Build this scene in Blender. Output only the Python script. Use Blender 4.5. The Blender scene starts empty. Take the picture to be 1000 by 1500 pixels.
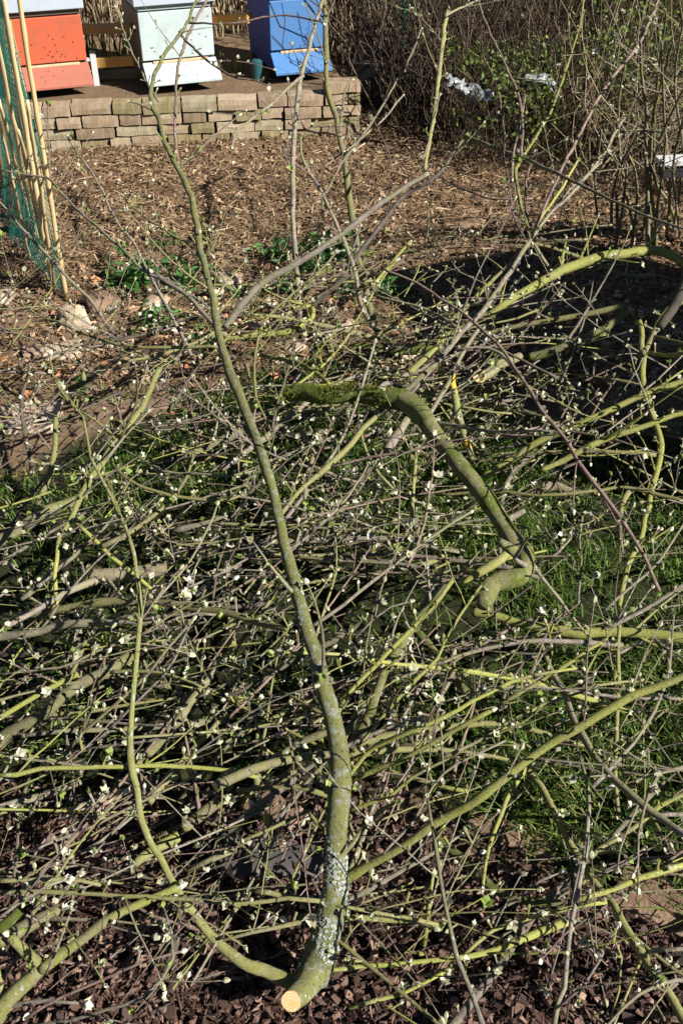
import bpy, math, random
import numpy as np
from mathutils import Vector, Matrix

R = math.radians
random.seed(7)
rng = np.random.default_rng(7)
S = bpy.context.scene
C = S.collection

# ------------------------------------------------------------------ camera, sky, sun, exposure
CAM_H, PITCH, FPX = 1.7, R(38.0), 1458.0          # FPX: focal length in pixels of the 1000x1500 photograph
cd = bpy.data.cameras.new('camera'); cam = bpy.data.objects.new('camera', cd); C.objects.link(cam)
cam.location = (0, 0, CAM_H); cam.rotation_euler = (R(90) - PITCH, 0, 0)
cd.sensor_fit = 'VERTICAL'; cd.sensor_height = 36.0; cd.lens = 36.0 * FPX / 1500.0
cd.clip_start = 0.05; cd.clip_end = 400.0
S.camera = cam
SUN_DIR = Vector((0.86, -0.47, 0.70)).normalized()  # towards the sun
w = bpy.data.worlds.new('World'); S.world = w; w.use_nodes = True
wn = w.node_tree; wn.nodes.clear()
sky = wn.nodes.new('ShaderNodeTexSky'); sky.sky_type = 'NISHITA'; sky.sun_disc = False
sky.sun_elevation = math.asin(SUN_DIR.z); sky.sun_rotation = math.atan2(SUN_DIR.x, SUN_DIR.y)
sky.air_density = 0.5; sky.dust_density = 0.1
bg = wn.nodes.new('ShaderNodeBackground'); bg.inputs[1].default_value = 0.05
wo = wn.nodes.new('ShaderNodeOutputWorld')
wn.links.new(sky.outputs[0], bg.inputs[0]); wn.links.new(bg.outputs[0], wo.inputs[0])
ld = bpy.data.lights.new('sun', 'SUN'); ld.energy = 5.0; ld.angle = R(0.5); ld.color = (1.0, 0.95, 0.87)
sun = bpy.data.objects.new('sun', ld); C.objects.link(sun)
sun.rotation_euler = SUN_DIR.to_track_quat('Z', 'Y').to_euler()
S.view_settings.view_transform = 'Standard'; S.view_settings.look = 'None'
S.view_settings.gamma = 1.0; S.view_settings.exposure = 1.0
try: S.view_settings.use_curve_mapping = False
except Exception: pass
S.cycles.max_bounces = 5; S.cycles.diffuse_bounces = 1

# ------------------------------------------------------------------ measuring helpers
FW = np.array([0, math.cos(PITCH), -math.sin(PITCH)]); UP = np.array([0, math.sin(PITCH), math.cos(PITCH)])
def at(px, py, h=0.0):
    """place seen at photo pixel px,py that stands h metres above the ground"""
    d = FW + (px - 500) / FPX * np.array([1.0, 0, 0]) + (750 - py) / FPX * UP
    t = (CAM_H - h) / -d[2]
    return np.array([d[0] * t, d[1] * t, h]), t
def atY(px, py, y):
    d = FW + (px - 500) / FPX * np.array([1.0, 0, 0]) + (750 - py) / FPX * UP
    t = y / d[1]
    return np.array([d[0] * t, y, CAM_H + d[2] * t]), t

def fbm(x, y, s=1.0, seed=0):
    r = np.random.default_rng(seed); o = np.zeros_like(x, dtype=float)
    for k in range(10):
        a = r.uniform(0, 2 * math.pi); f = s * 1.35 ** k; p = r.uniform(0, 6.28)
        o += np.sin((x * math.cos(a) + y * math.sin(a)) * f + p + 1.3 * np.sin(f * .6 * (y * math.cos(a) - x * math.sin(a)) + p * 2)) / (1.25 ** k)
    return o / 4.0
def front_edge(x):   # near edge of the lawn
    return np.interp(x, [-1.5, .1, .3, .6, 1.5], [1.22, 1.2, 1.1, .92, .75]) + .05 * fbm(x, x * 0, 6, 3)
def back_edge(x):    # far edge of the lawn
    return np.interp(x, [-2, -1.03, -.6, -.3, .2, .5, 1.05, 2], [2.4, 2.45, 2.72, 3.0, 3.02, 2.75, 2.6, 2.5]) + .06 * fbm(x, x * 0, 5, 4)
def gz(x, y):
    x = np.asarray(x, float); y = np.asarray(y, float)
    z = .018 * fbm(x, y, 1.6, 1) + .008 * fbm(x, y, 9.0, 2)
    rough = np.clip((y - back_edge(x)) / .4, 0, 1) * np.clip((5.0 - y) / .6, 0, 1)
    z = z + rough * (.02 * fbm(x, y, 7.0, 5) + .007 * np.abs(fbm(x, y, 19.0, 6)))
    return z

# ------------------------------------------------------------------ object helpers
def tag(o, label=None, cat=None, group=None, kind=None):
    if label: o['label'] = label
    if cat: o['category'] = cat
    if group: o['group'] = group
    if kind: o['kind'] = kind
    return o
def empty(name, loc, label=None, cat=None, group=None, rz=0.0):
    o = bpy.data.objects.new(name, None); C.objects.link(o); o.location = loc; o.rotation_euler.z = rz
    o.empty_display_size = .05
    return tag(o, label, cat, group)
def mesh(name, V, Q=None, T=None, smooth=False, mats=None, mi=None):
    V = np.asarray(V, float); m = bpy.data.meshes.new(name)
    Q = np.zeros((0, 4), int) if Q is None or len(Q) == 0 else np.asarray(Q, int)
    T = np.zeros((0, 3), int) if T is None or len(T) == 0 else np.asarray(T, int)
    m.vertices.add(len(V)); m.vertices.foreach_set('co', V.ravel())
    nl = Q.size + T.size
    m.loops.add(nl); m.loops.foreach_set('vertex_index', np.concatenate([Q.ravel(), T.ravel()]).astype(np.int32))
    m.polygons.add(len(Q) + len(T))
    st = np.concatenate([np.arange(len(Q)) * 4, Q.size + np.arange(len(T)) * 3]).astype(np.int32)
    m.polygons.foreach_set('loop_start', st)
    m.polygons.foreach_set('use_smooth', np.full(len(Q) + len(T), smooth))
    for k in (mats or []): m.materials.append(k)
    if mi is not None: m.polygons.foreach_set('material_index', np.asarray(mi, np.int32))
    m.update(calc_edges=True); m.validate()
    return m
def link(name, me, parent=None, loc=None):
    o = bpy.data.objects.new(name, me); C.objects.link(o)
    if parent is not None: o.parent = parent
    if loc is not None: o.location = loc
    return o
class MB:
    """collects quads and triangles; build() links them as one mesh object"""
    def __init__(s): s.V = []; s.Q = []; s.T = []; s.n = 0; s.qm = []; s.tm = []
    def add(s, V, Q=None, T=None, m=0):
        V = np.asarray(V, float).reshape(-1, 3); s.V.append(V)
        if Q is not None and len(Q): s.Q.append(np.asarray(Q, int) + s.n); s.qm.append(np.full(len(Q), m))
        if T is not None and len(T): s.T.append(np.asarray(T, int) + s.n); s.tm.append(np.full(len(T), m))
        s.n += len(V)
    def build(s, name, mats, parent=None, origin=None, smooth=False, loc=None):
        V = np.concatenate(s.V)
        if origin is not None: V = V - np.asarray(origin)
        if not isinstance(mats, (list, tuple)): mats = [mats]
        Q = np.concatenate(s.Q) if s.Q else None; T = np.concatenate(s.T) if s.T else None
        mi = np.concatenate(([np.concatenate(s.qm)] if s.qm else []) + ([np.concatenate(s.tm)] if s.tm else []))
        return link(name, mesh(name, V, Q, T, smooth, mats, mi), parent, loc)
BQ = np.array([[0, 3, 2, 1], [4, 5, 6, 7], [0, 1, 5, 4], [1, 2, 6, 5], [2, 3, 7, 6], [3, 0, 4, 7]])
def box(mb, x0, x1, y0, y1, z0, z1, m=0, M=None):
    V = np.array([[x0, y0, z0], [x1, y0, z0], [x1, y1, z0], [x0, y1, z0], [x0, y0, z1], [x1, y0, z1], [x1, y1, z1], [x0, y1, z1]], float)
    if M is not None: V = V @ M.T
    mb.add(V, BQ, m=m)
def bevel(o, wd=.004, seg=2):
    b = o.modifiers.new('bevel', 'BEVEL'); b.width = wd; b.segments = seg; b.limit_method = 'ANGLE'
    return o
def smooth_path(P, step=.03):
    P = np.asarray(P, float)
    if len(P) < 3:
        n = max(2, int(np.linalg.norm(P[1] - P[0]) / step) + 1)
        return P[0] + (P[1] - P[0]) * np.linspace(0, 1, n)[:, None], np.linspace(0, 1, n)
    E = np.vstack([2 * P[0] - P[1], P, 2 * P[-1] - P[-2]]); out = []; par = []
    L = np.concatenate([[0], np.cumsum(np.linalg.norm(np.diff(P, axis=0), axis=1))]); L /= L[-1]
    for i in range(len(P) - 1):
        a, b, c, d = E[i:i + 4]; n = max(1, int(np.linalg.norm(c - b) / step))
        for k in range(n):
            t = k / n
            out.append(.5 * (2 * b + (c - a) * t + (2 * a - 5 * b + 4 * c - d) * t * t + (3 * b - a - 3 * c + d) * t ** 3)); par.append(L[i] + (L[i + 1] - L[i]) * t)
    out.append(P[-1]); par.append(1.0)
    return np.array(out), np.array(par)
def tube(mb, P, rad, k=6, m=0, rough=.08, cap=True, capm=None, rel=None):
    P = np.asarray(P, float); n = len(P); rad = np.broadcast_to(rad, (n,)).astype(float)
    Tn = np.gradient(P, axis=0); Tn /= np.linalg.norm(Tn, axis=1)[:, None] + 1e-9
    N = np.zeros_like(P); a = np.array([0, 0, 1.0]) if abs(Tn[0][2]) < .9 else np.array([1.0, 0, 0])
    v = np.cross(Tn[0], a); v /= np.linalg.norm(v); N[0] = v
    for i in range(1, n):
        v = v - Tn[i] * v.dot(Tn[i]); v /= np.linalg.norm(v) + 1e-9; N[i] = v
    B = np.cross(Tn, N); an = np.arange(k) * 2 * math.pi / k
    rr = rad[:, None] * (1 + rough * rng.standard_normal((n, k)) * .6)
    if rel is not None: rr = rr * rel
    V = P[:, None, :] + rr[:, :, None] * (np.cos(an)[None, :, None] * N[:, None, :] + np.sin(an)[None, :, None] * B[:, None, :])
    i = np.arange(n - 1)[:, None] * k; j = np.arange(k)[None, :]; j2 = (j + 1) % k
    Q = np.stack([i + j, i + j2, i + k + j2, i + k + j], -1).reshape(-1, 4)
    V = V.reshape(-1, 3); mb.add(V, Q, m=m)
    if cap:
        jj = np.arange(k); b = mb.n - len(V)
        mb.add([P[0], P[-1]])
        c0 = mb.n - 2
        T0 = np.stack([np.full(k, c0), b + (jj + 1) % k, b + jj], -1); e = b + (n - 1) * k
        T1 = np.stack([np.full(k, c0 + 1), e + jj, e + (jj + 1) % k], -1)
        mb.T.append(T0); mb.tm.append(np.full(k, m if capm is None else capm)); mb.T.append(T1); mb.tm.append(np.full(k, m))

# ------------------------------------------------------------------ materials
def nt(name, rough=.8, spec=.3):
    m = bpy.data.materials.new(name); m.use_nodes = True; t = m.node_tree; b = t.nodes['Principled BSDF']
    b.inputs['Roughness'].default_value = rough; b.inputs['Specular IOR Level'].default_value = spec
    return m, t, b
def noise(t, co, scale, detail=4, rough=.6):
    n = t.nodes.new('ShaderNodeTexNoise'); n.inputs['Scale'].default_value = scale; n.inputs['Detail'].default_value = detail
    n.inputs['Roughness'].default_value = rough; t.links.new(co, n.inputs['Vector']); return n.outputs['Fac']
def ramp(t, fac, stops):
    r = t.nodes.new('ShaderNodeValToRGB'); e = r.color_ramp.elements
    while len(e) < len(stops): e.new(.5)
    for el, (p, c) in zip(e, stops): el.position = p; el.color = (*c, 1) if len(c) == 3 else c
    t.links.new(fac, r.inputs[0]); return r.outputs[0]
def mix(t, fac, a, b):
    n = t.nodes.new('ShaderNodeMix'); n.data_type = 'RGBA'
    if isinstance(fac, (int, float)): n.inputs[0].default_value = fac
    else: t.links.new(fac, n.inputs[0])
    for s, v in ((6, a), (7, b)):
        if isinstance(v, tuple): n.inputs[s].default_value = (*v, 1)
        else: t.links.new(v, n.inputs[s])
    return n.outputs[2]
def bump(t, b, h, st=.5, d=.004):
    n = t.nodes.new('ShaderNodeBump'); n.inputs['Strength'].default_value = st; n.inputs['Distance'].default_value = d
    t.links.new(h, n.inputs['Height']); t.links.new(n.outputs[0], b.inputs['Normal'])
def coord(t, k='Object'): return t.nodes.new('ShaderNodeTexCoord').outputs[k]
def orand(t): return t.nodes.new('ShaderNodeObjectInfo').outputs['Random']
def irand(t): return t.nodes.new('ShaderNodeNewGeometry').outputs['Random Per Island']

def bark(name, c1, c2, algae, am, lich=0.0, lc=(.55, .6, .52), moss=0.0, orange=0.0, fade=False):
    m, t, b = nt(name, .75, .25); co = coord(t)
    base = mix(t, ramp(t, noise(t, co, 45, 4), [(.35, (0, 0, 0)), (.65, (1, 1, 1))]), c1, c2)
    # algae green in long patches
    lo = .62 - am * .45
    al = ramp(t, noise(t, co, 7, 4, .65), [(max(0, lo - .1), (0, 0, 0)), (min(1, lo + .1), (1, 1, 1))])
    base = mix(t, al, base, algae)
    base = mix(t, ramp(t, noise(t, co, 160, 2), [(.60, (0, 0, 0)), (.72, (1, 1, 1))]), base, (c1[0] * .45, c1[1] * .42, c1[2] * .4))
    if moss:
        mm = ramp(t, noise(t, co, 22, 5, .7), [(.5 - moss * .3, (0, 0, 0)), (.62 - moss * .3, (1, 1, 1))])
        base = mix(t, mm, base, mix(t, noise(t, co, 120, 3), (.045, .06, .008), (.16, .2, .03)))
    if lich:
        ll = ramp(t, noise(t, co, 62, 6, .75), [(.66 - lich * .2, (0, 0, 0)), (.69 - lich * .2, (1, 1, 1))])
        if fade:   # crusty lichen is thickest near the foot of the limb
            vl = t.nodes.new('ShaderNodeVectorMath'); vl.operation = 'LENGTH'; t.links.new(co, vl.inputs[0]); fr = t.nodes.new('ShaderNodeMapRange'); t.links.new(vl.outputs['Value'], fr.inputs[0])
            fr.inputs[1].default_value = .55; fr.inputs[2].default_value = 1.1; fr.inputs[3].default_value = 1; fr.inputs[4].default_value = .55; fr.clamp = True
            mu = t.nodes.new('ShaderNodeMath'); mu.operation = 'MULTIPLY'; t.links.new(ll, mu.inputs[0]); t.links.new(fr.outputs[0], mu.inputs[1]); ll = mu.outputs[0]
        base = mix(t, ll, base, mix(t, noise(t, co, 90, 2), lc, (lc[0] * .6, lc[1] * .62, lc[2] * .62)))
    sp = ramp(t, noise(t, co, 75, 3), [(.70, (0, 0, 0)), (.73, (1, 1, 1))])
    base = mix(t, sp, base, (.5, .5, .38))
    if orange:
        oo = ramp(t, noise(t, co, 12, 4), [(.5, (0, 0, 0)), (.53, (1, 1, 1))]); base = mix(t, oo, base, (.55, .36, .05))
    # each branch a little lighter or darker
    hs = t.nodes.new('ShaderNodeHueSaturation'); mr = t.nodes.new('ShaderNodeMapRange')
    mr.inputs[3].default_value = .72; mr.inputs[4].default_value = 1.2
    t.links.new(orand(t), mr.inputs[0]); t.links.new(mr.outputs[0], hs.inputs['Value']); t.links.new(base, hs.inputs['Color'])
    t.links.new(hs.outputs[0], b.inputs['Base Color'])
    bump(t, b, noise(t, co, 95, 6, .8), 1.0, .006 if moss or lich > .25 else .003)
    return m
M = {}
M['olive'] = bark('bark_olive', (.13, .115, .075), (.22, .195, .135), (.22, .215, .08), .42, .12)
M['yellow'] = bark('bark_yellow_green', (.19, .17, .09), (.27, .245, .14), (.26, .27, .07), .55, .10)
M['grey'] = bark('bark_grey', (.14, .115, .095), (.27, .235, .195), (.20, .19, .10), .2, .05)
M['red'] = bark('bark_red_brown', (.13, .08, .065), (.24, .17, .145), (.18, .15, .10), .12, 0)
M['lichen'] = bark('bark_lichened', (.14, .125, .022), (.22, .20, .12), (.22, .225, .08), .5, .30, (.42, .45, .38))
M['scaly'] = bark('bark_thick_lichen', (.12, .11, .065), (.20, .18, .115), (.22, .225, .075), .5, .62, (.40, .42, .34), fade=True)
M['moss'] = bark('bark_mossy', (.13, .12, .07), (.20, .18, .11), (.18, .2, .05), .5, .3, (.42, .46, .38), moss=.7)
M['halfmoss'] = bark('bark_half_mossy', (.13, .115, .075), (.22, .19, .13), (.20, .195, .08), .35, .25, (.36, .37, .29), moss=.03)
M['dark'] = bark('bark_dark_and_shaded', (.06, .048, .04), (.11, .09, .075), (.1, .1, .05), .2, 0)  # dark bark, also used as painted shade on some twigs and brush
M['orange'] = bark('bark_orange_lichen', (.15, .14, .08), (.22, .2, .13), (.2, .21, .08), .45, 0, orange=1)
M['dead'] = bark('bark_dead_tan', (.24, .19, .12), (.36, .30, .20), (.26, .25, .13), .15, 0)
def sawn():
    m, t, b = nt('sawn_wood', .7, .3); co = coord(t)
    wv = t.nodes.new('ShaderNodeTexWave'); wv.wave_type = 'RINGS'; wv.rings_direction = 'SPHERICAL'; wv.inputs['Scale'].default_value = 85
    wv.inputs['Distortion'].default_value = 2; t.links.new(co, wv.inputs['Vector'])
    c = mix(t, wv.outputs['Fac'], (.60, .38, .16), (.78, .60, .34)); c = mix(t, ramp(t, noise(t, co, 60), [(.5, (0, 0, 0)), (.7, (1, 1, 1))]), c, (.66, .38, .13))
    t.links.new(c, b.inputs['Base Color']); bump(t, b, noise(t, co, 300), .4, .001); return m
M['sawn'] = sawn()
def simple(name, stops, scale=8, isl=None, rough=.8, spec=.3, bs=.5, bd=.003, trans=0.0, kind='Object', mixn=.5):
    """colour from noise, or from the random value of each mesh island, or of each object"""
    m, t, b = nt(name, rough, spec); co = coord(t, kind)
    f = noise(t, co, scale, 5)
    if isl:
        r = irand(t) if isl == 'island' else orand(t)
        mm = t.nodes.new('ShaderNodeMath'); mm.operation = 'MULTIPLY_ADD'; t.links.new(f, mm.inputs[0]); mm.inputs[1].default_value = mixn
        s2 = t.nodes.new('ShaderNodeMath'); s2.operation = 'MULTIPLY'; t.links.new(r, s2.inputs[0]); s2.inputs[1].default_value = 1 - mixn * .5
        t.links.new(s2.outputs[0], mm.inputs[2]); f = mm.outputs[0]
        s3 = t.nodes.new('ShaderNodeMath'); s3.operation = 'SUBTRACT'; t.links.new(f, s3.inputs[0]); s3.inputs[1].default_value = mixn * .25; f = s3.outputs[0]
    c = ramp(t, f, stops); t.links.new(c, b.inputs['Base Color'])
    if bs: bump(t, b, noise(t, co, scale * 6, 5, .7), bs, bd)
    if trans:
        tr = t.nodes.new('ShaderNodeBsdfTranslucent'); t.links.new(c, tr.inputs[0]); ms = t.nodes.new('ShaderNodeMixShader'); ms.inputs[0].default_value = trans
        t.links.new(b.outputs[0], ms.inputs[1]); t.links.new(tr.outputs[0], ms.inputs[2]); t.links.new(ms.outputs[0], t.nodes['Material Output'].inputs[0])
    return m
M['grass'] = simple('grass_blade', [(0, (.035, .065, .012)), (.4, (.08, .155, .024)), (.75, (.16, .25, .04)), (.83, (.24, .24, .09)), (1, (.34, .28, .15))], 3, 'island', .6, .3, 0, trans=.3)
M['leaf'] = simple('young_leaf', [(0, (.16, .24, .04)), (.6, (.28, .36, .09)), (1, (.42, .46, .20))], 20, 'island', .6, .3, 0, trans=.35)
M['bud'] = simple('woolly_bud', [(0, (.26, .22, .14)), (.35, (.42, .42, .26)), (.7, (.56, .55, .42)), (.88, (.66, .63, .54)), (1, (.48, .32, .28))], 60, 'island', .8, .2, 0, trans=.2)
M['perennial'] = simple('perennial_leaf', [(0, (.025, .08, .02)), (.6, (.06, .16, .035)), (1, (.15, .27, .07))], 12, 'island', .45, .5, 0, trans=.25)
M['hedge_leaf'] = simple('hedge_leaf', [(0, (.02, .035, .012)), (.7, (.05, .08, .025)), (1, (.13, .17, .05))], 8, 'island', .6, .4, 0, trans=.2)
M['shrub_leaf'] = simple('shrub_leaf', [(0, (.06, .09, .02)), (.6, (.13, .19, .035)), (1, (.26, .31, .08))], 12, 'island', .6, .4, 0, trans=.3)
M['straw'] = simple('dry_stem', [(0, (.16, .11, .07)), (.5, (.30, .23, .14)), (1, (.48, .39, .26))], 10, 'island', .8, .2, 0)
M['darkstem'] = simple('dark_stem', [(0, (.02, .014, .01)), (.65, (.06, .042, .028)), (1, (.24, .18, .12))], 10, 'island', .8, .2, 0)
M['chip'] = simple('leaf_litter', [(0, (.045, .027, .015)), (.35, (.14, .088, .048)), (.7, (.30, .20, .115)), (1, (.60, .46, .31))], 30, 'island', .85, .2, .5, .002)
M['mulch'] = simple('bark_mulch', [(0, (.02, .011, .008)), (.45, (.07, .038, .028)), (.75, (.17, .10, .075)), (.9, (.28, .19, .14)), (1, (.48, .38, .28))], 30, 'island', .7, .35, .6, .003)
M['paint_orange'] = None
def paint(name, col, dirt, spec=.35, amt=.5):
    m, t, b = nt(name, .55, spec); co = coord(t)
    d = ramp(t, noise(t, co, 9, 6, .7), [(.45, (0, 0, 0)), (.68, (amt, amt, amt))])
    c = mix(t, d, col, dirt); mp = t.nodes.new('ShaderNodeMapping'); mp.inputs['Scale'].default_value = (3, 3, 60); t.links.new(co, mp.inputs[0])
    c = mix(t, ramp(t, noise(t, mp.outputs[0], 2, 4), [(.45, (0, 0, 0)), (.8, (.35, .35, .35))]), c, (col[0] * .75, col[1] * .72, col[2] * .7))
    c = mix(t, ramp(t, noise(t, co, 130, 3), [(.69, (0, 0, 0)), (.72, (.7, .7, .7))]), c, dirt)
    t.links.new(c, b.inputs['Base Color']); bump(t, b, noise(t, mp.outputs[0], 3, 4), .25, .002); return m
M['porange'] = paint('orange_paint', (.50, .10, .045), (.28, .10, .06), amt=.7)
M['pbrown'] = paint('faded_red_board', (.36, .12, .08), (.25, .11, .08))
M['pwhite'] = paint('pale_blue_white_paint', (.42, .50, .50), (.28, .30, .27), amt=.55)
M['pgrey'] = paint('light_grey_roof', (.40, .46, .52), (.3, .33, .36), amt=.3)
M['pblue'] = paint('blue_paint', (.06, .175, .40), (.10, .15, .24), amt=.7)
M['pblueshade'] = paint('shaded_blue_paint', (.035, .07, .35), (.03, .06, .22))  # same blue darkened: the shade on the hive side is in the colour
M['pside'] = paint('weathered_grey_brown_wood', (.17, .125, .10), (.12, .09, .08))
M['roofblue'] = paint('blue_grey_roof', (.36, .46, .60), (.3, .36, .42), amt=.3)
M['bar'] = simple('pale_wood_bar', [(.3, (.42, .28, .17)), (.7, (.60, .44, .28))], 30)
M['yellowwood'] = simple('golden_plank', [(.3, (.46, .24, .06)), (.5, (.58, .33, .09)), (.7, (.30, .18, .08))], 9, 'object')
M['brick'] = simple('tumbled_block', [(0, (.13, .10, .065)), (.35, (.32, .235, .155)), (.6, (.44, .345, .235)), (.8, (.33, .285, .19)), (1, (.24, .215, .12))], 7, 'object', .9, .2, .9, .006, mixn=.7)
M['mossbrick'] = simple('mossy_block', [(.3, (.36, .27, .17)), (.52, (.27, .22, .12)), (.72, (.17, .16, .06))], 9, None, .9, .2, .9, .006)
M['rock'] = simple('pale_stone', [(.3, (.26, .17, .11)), (.48, (.46, .34, .24)), (.66, (.64, .53, .42))], 9, None, .9, .2, .9, .01)
M['brownrock'] = simple('brown_stone', [(.25, (.11, .07, .045)), (.5, (.20, .13, .085)), (.75, (.30, .21, .145))], 10, None, .9, .2, .9, .01)
M['slate'] = simple('dark_slate', [(.3, (.05, .045, .045)), (.7, (.11, .095, .09))], 8, None, .7, .4, .6, .004)
M['bamboo'] = simple('bamboo_cane', [(.3, (.55, .40, .20)), (.6, (.68, .54, .30)), (.8, (.50, .34, .16))], 9, 'object', .5, .4, .3, .001)
M['net'] = simple('green_net', [(.3, (.008, .11, .085)), (.7, (.02, .18, .14))], 10, None, .6, .3, 0)
M['greenmetal'] = simple('green_metal', [(.3, (.01, .10, .07)), (.7, (.03, .20, .12))], 10, None, .45, .5, .2)
M['postwood'] = simple('weathered_post', [(.3, (.22, .16, .09)), (.6, (.34, .27, .15)), (.8, (.22, .23, .08))], 14, None, .9, .2, .8)
M['black'] = simple('black_plastic', [(.3, (.012, .012, .013)), (.8, (.03, .03, .03))], 10, None, .6, .4, .3)
M['bindark'] = simple('dark_stained_board', [(.3, (.03, .025, .02)), (.8, (.07, .055, .04))], 14, 'object', .8, .2, .5)
M['crate'] = simple('pale_grey_plastic', [(.3, (.45, .46, .47)), (.8, (.6, .6, .6))], 10, None, .5, .4, 0)
M['sheet'] = simple('clear_plastic_film', [(.3, (.13, .14, .14)), (.7, (.34, .36, .36))], 10, None, .25, .6, .3)
M['bee'] = simple('bee_body', [(.4, (.03, .02, .01)), (.6, (.12, .06, .02))], 300, None, .6, .3, 0)
M['teal'] = simple('teal_plastic', [(.3, (.01, .05, .06)), (.7, (.02, .09, .1))], 10, None, .4, .5, 0)
M['red_leaf'] = simple('fallen_leaf', [(0, (.5, .16, .06)), (.5, (.62, .32, .18)), (1, (.72, .55, .4))], 40, 'island', .7, .3, 0, trans=.2)
def soil():
    m, t, b = nt('soil', .9, .2); co = coord(t)
    g = t.nodes.new('ShaderNodeAttribute'); g.attribute_name = 'zone'; sep = t.nodes.new('ShaderNodeSeparateColor'); t.links.new(g.outputs['Color'], sep.inputs[0])
    n1 = noise(t, co, 14, 6, .7); n2 = noise(t, co, 70, 5, .7)
    earth = mix(t, n2, ramp(t, n1, [(.3, (.06, .038, .022)), (.7, (.19, .125, .072))]), (.24, .165, .10))
    lawn = ramp(t, n1, [(.3, (.012, .014, .006)), (.6, (.03, .034, .012)), (.8, (.05, .036, .018))])
    front = ramp(t, n2, [(.3, (.02, .011, .008)), (.7, (.07, .036, .026))])
    c = mix(t, sep.outputs[0], earth, lawn); c = mix(t, sep.outputs[1], c, front)
    t.links.new(c, b.inputs['Base Color']); bump(t, b, n2, 1.0, .012); return m
M['soil'] = soil()

# ------------------------------------------------------------------ ground
fx = np.concatenate([-np.geomspace(60, 2.6, 26)[:-1], np.arange(-2.5, 2.51, .035), np.geomspace(2.6, 60, 26)[1:]])
fy = np.concatenate([-np.geomspace(60, .3, 24)[:-1], np.arange(-.2, 6.6, .035), np.geomspace(6.8, 90, 24)[1:]])
X, Y = np.meshgrid(fx, fy); Z = gz(X, Y)
gv = np.stack([X, Y, Z], -1).reshape(-1, 3); nx, ny = len(fx), len(fy)
ii = (np.arange(ny - 1)[:, None] * nx + np.arange(nx - 1)[None, :]).ravel()
gm = mesh('ground', gv, np.stack([ii, ii + 1, ii + 1 + nx, ii + nx], -1), None, True, [M['soil']])
ca = gm.color_attributes.new('zone', 'FLOAT_COLOR', 'POINT')
xx, yy = gv[:, 0], gv[:, 1]; nz = .12 * fbm(xx, yy, 8, 11)
lz = np.clip((yy - front_edge(xx) + nz) / .08, 0, 1) * np.clip((back_edge(xx) - yy + nz) / .1, 0, 1)
fz = np.clip((front_edge(xx) - yy + nz * .5) / .06, 0, 1)
ca.data.foreach_set('color', np.stack([lz, fz, lz * 0, lz * 0 + 1], -1).ravel())
tag(link('ground', gm), kind='structure')

def bent_chips(n, xy, zf, lmin, lmax, ratio, thick, tilt, seed):
    """n irregular thin slabs, 8 corners each, no two alike"""
    r = np.random.default_rng(seed)
    L = r.uniform(lmin, lmax, n) * r.uniform(.6, 1.3, n); W = L * r.uniform(ratio[0], ratio[1], n); H = thick * r.uniform(.5, 1.6, n)
    c = np.array([[-1, -1, 0], [1, -1, 0], [1, 1, 0], [-1, 1, 0], [-1, -1, 1], [1, -1, 1], [1, 1, 1], [-1, 1, 1]], float)
    P = np.repeat(c[None], n, 0); P[:, :, :2] *= r.uniform(.55, 1.2, (n, 8, 2)); P[:, :, 2] += r.uniform(-.9, .9, (n, 8)) * 1.2
    P *= np.stack([L / 2, W / 2, H], -1)[:, None, :]
    a = r.uniform(0, 6.28, n); tx = r.normal(0, tilt, n); ty = r.normal(0, tilt, n)
    ca_, sa = np.cos(a), np.sin(a); z = np.zeros(n); o = np.ones(n)
    Rz = np.stack([ca_, -sa, z, sa, ca_, z, z, z, o], -1).reshape(n, 3, 3)
    Rx = np.stack([o, z, z, z, np.cos(tx), -np.sin(tx), z, np.sin(tx), np.cos(tx)], -1).reshape(n, 3, 3)
    Ry = np.stack([np.cos(ty), z, np.sin(ty), z, o, z, -np.sin(ty), z, np.cos(ty)], -1).reshape(n, 3, 3)
    P = np.einsum('nij,njk,nlk->nli', Rz, Rx, np.einsum('nlk,nik->nli', P, Ry))
    base = np.stack([xy[:, 0], xy[:, 1], zf], -1)
    P = P + base[:, None, :]
    Q = (BQ[None] + (np.arange(n) * 8)[:, None, None]).reshape(-1, 4)
    return P.reshape(-1, 3), Q
def blades(xy, z, hmin, hmax, wd, lean, seed, segs=2):
    """curved tapering grass blades"""
    r = np.random.default_rng(seed); n = len(xy)
    H = r.uniform(hmin, hmax, n); a = r.uniform(0, 6.28, n); le = np.abs(r.normal(lean, lean * .6, n)); W = wd * r.uniform(.6, 1.4, n)
    d = np.stack([np.cos(a), np.sin(a)], -1); pz = np.stack([-d[:, 1], d[:, 0]], -1)
    b = np.stack([xy[:, 0], xy[:, 1], z - .004], -1)
    def ring(f, wf):
        off = np.concatenate([d * (le * H * f ** 2)[:, None], (H * (f - .3 * np.minimum(le, 1.5) * f ** 2))[:, None]], -1)
        p = b + off; s = np.concatenate([pz * (W * wf / 2)[:, None], np.zeros((n, 1))], -1); return p - s, p + s
    a0, a1 = ring(0, 1); b0, b1 = ring(.55, .8); c0, _ = ring(1, 0)
    V = np.stack([a0, a1, b1, b0, c0], 1).reshape(-1, 3); k = np.arange(n)[:, None] * 5
    return V, k + np.array([[0, 1, 2, 3]]), k + np.array([[3, 2, 4]])

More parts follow.
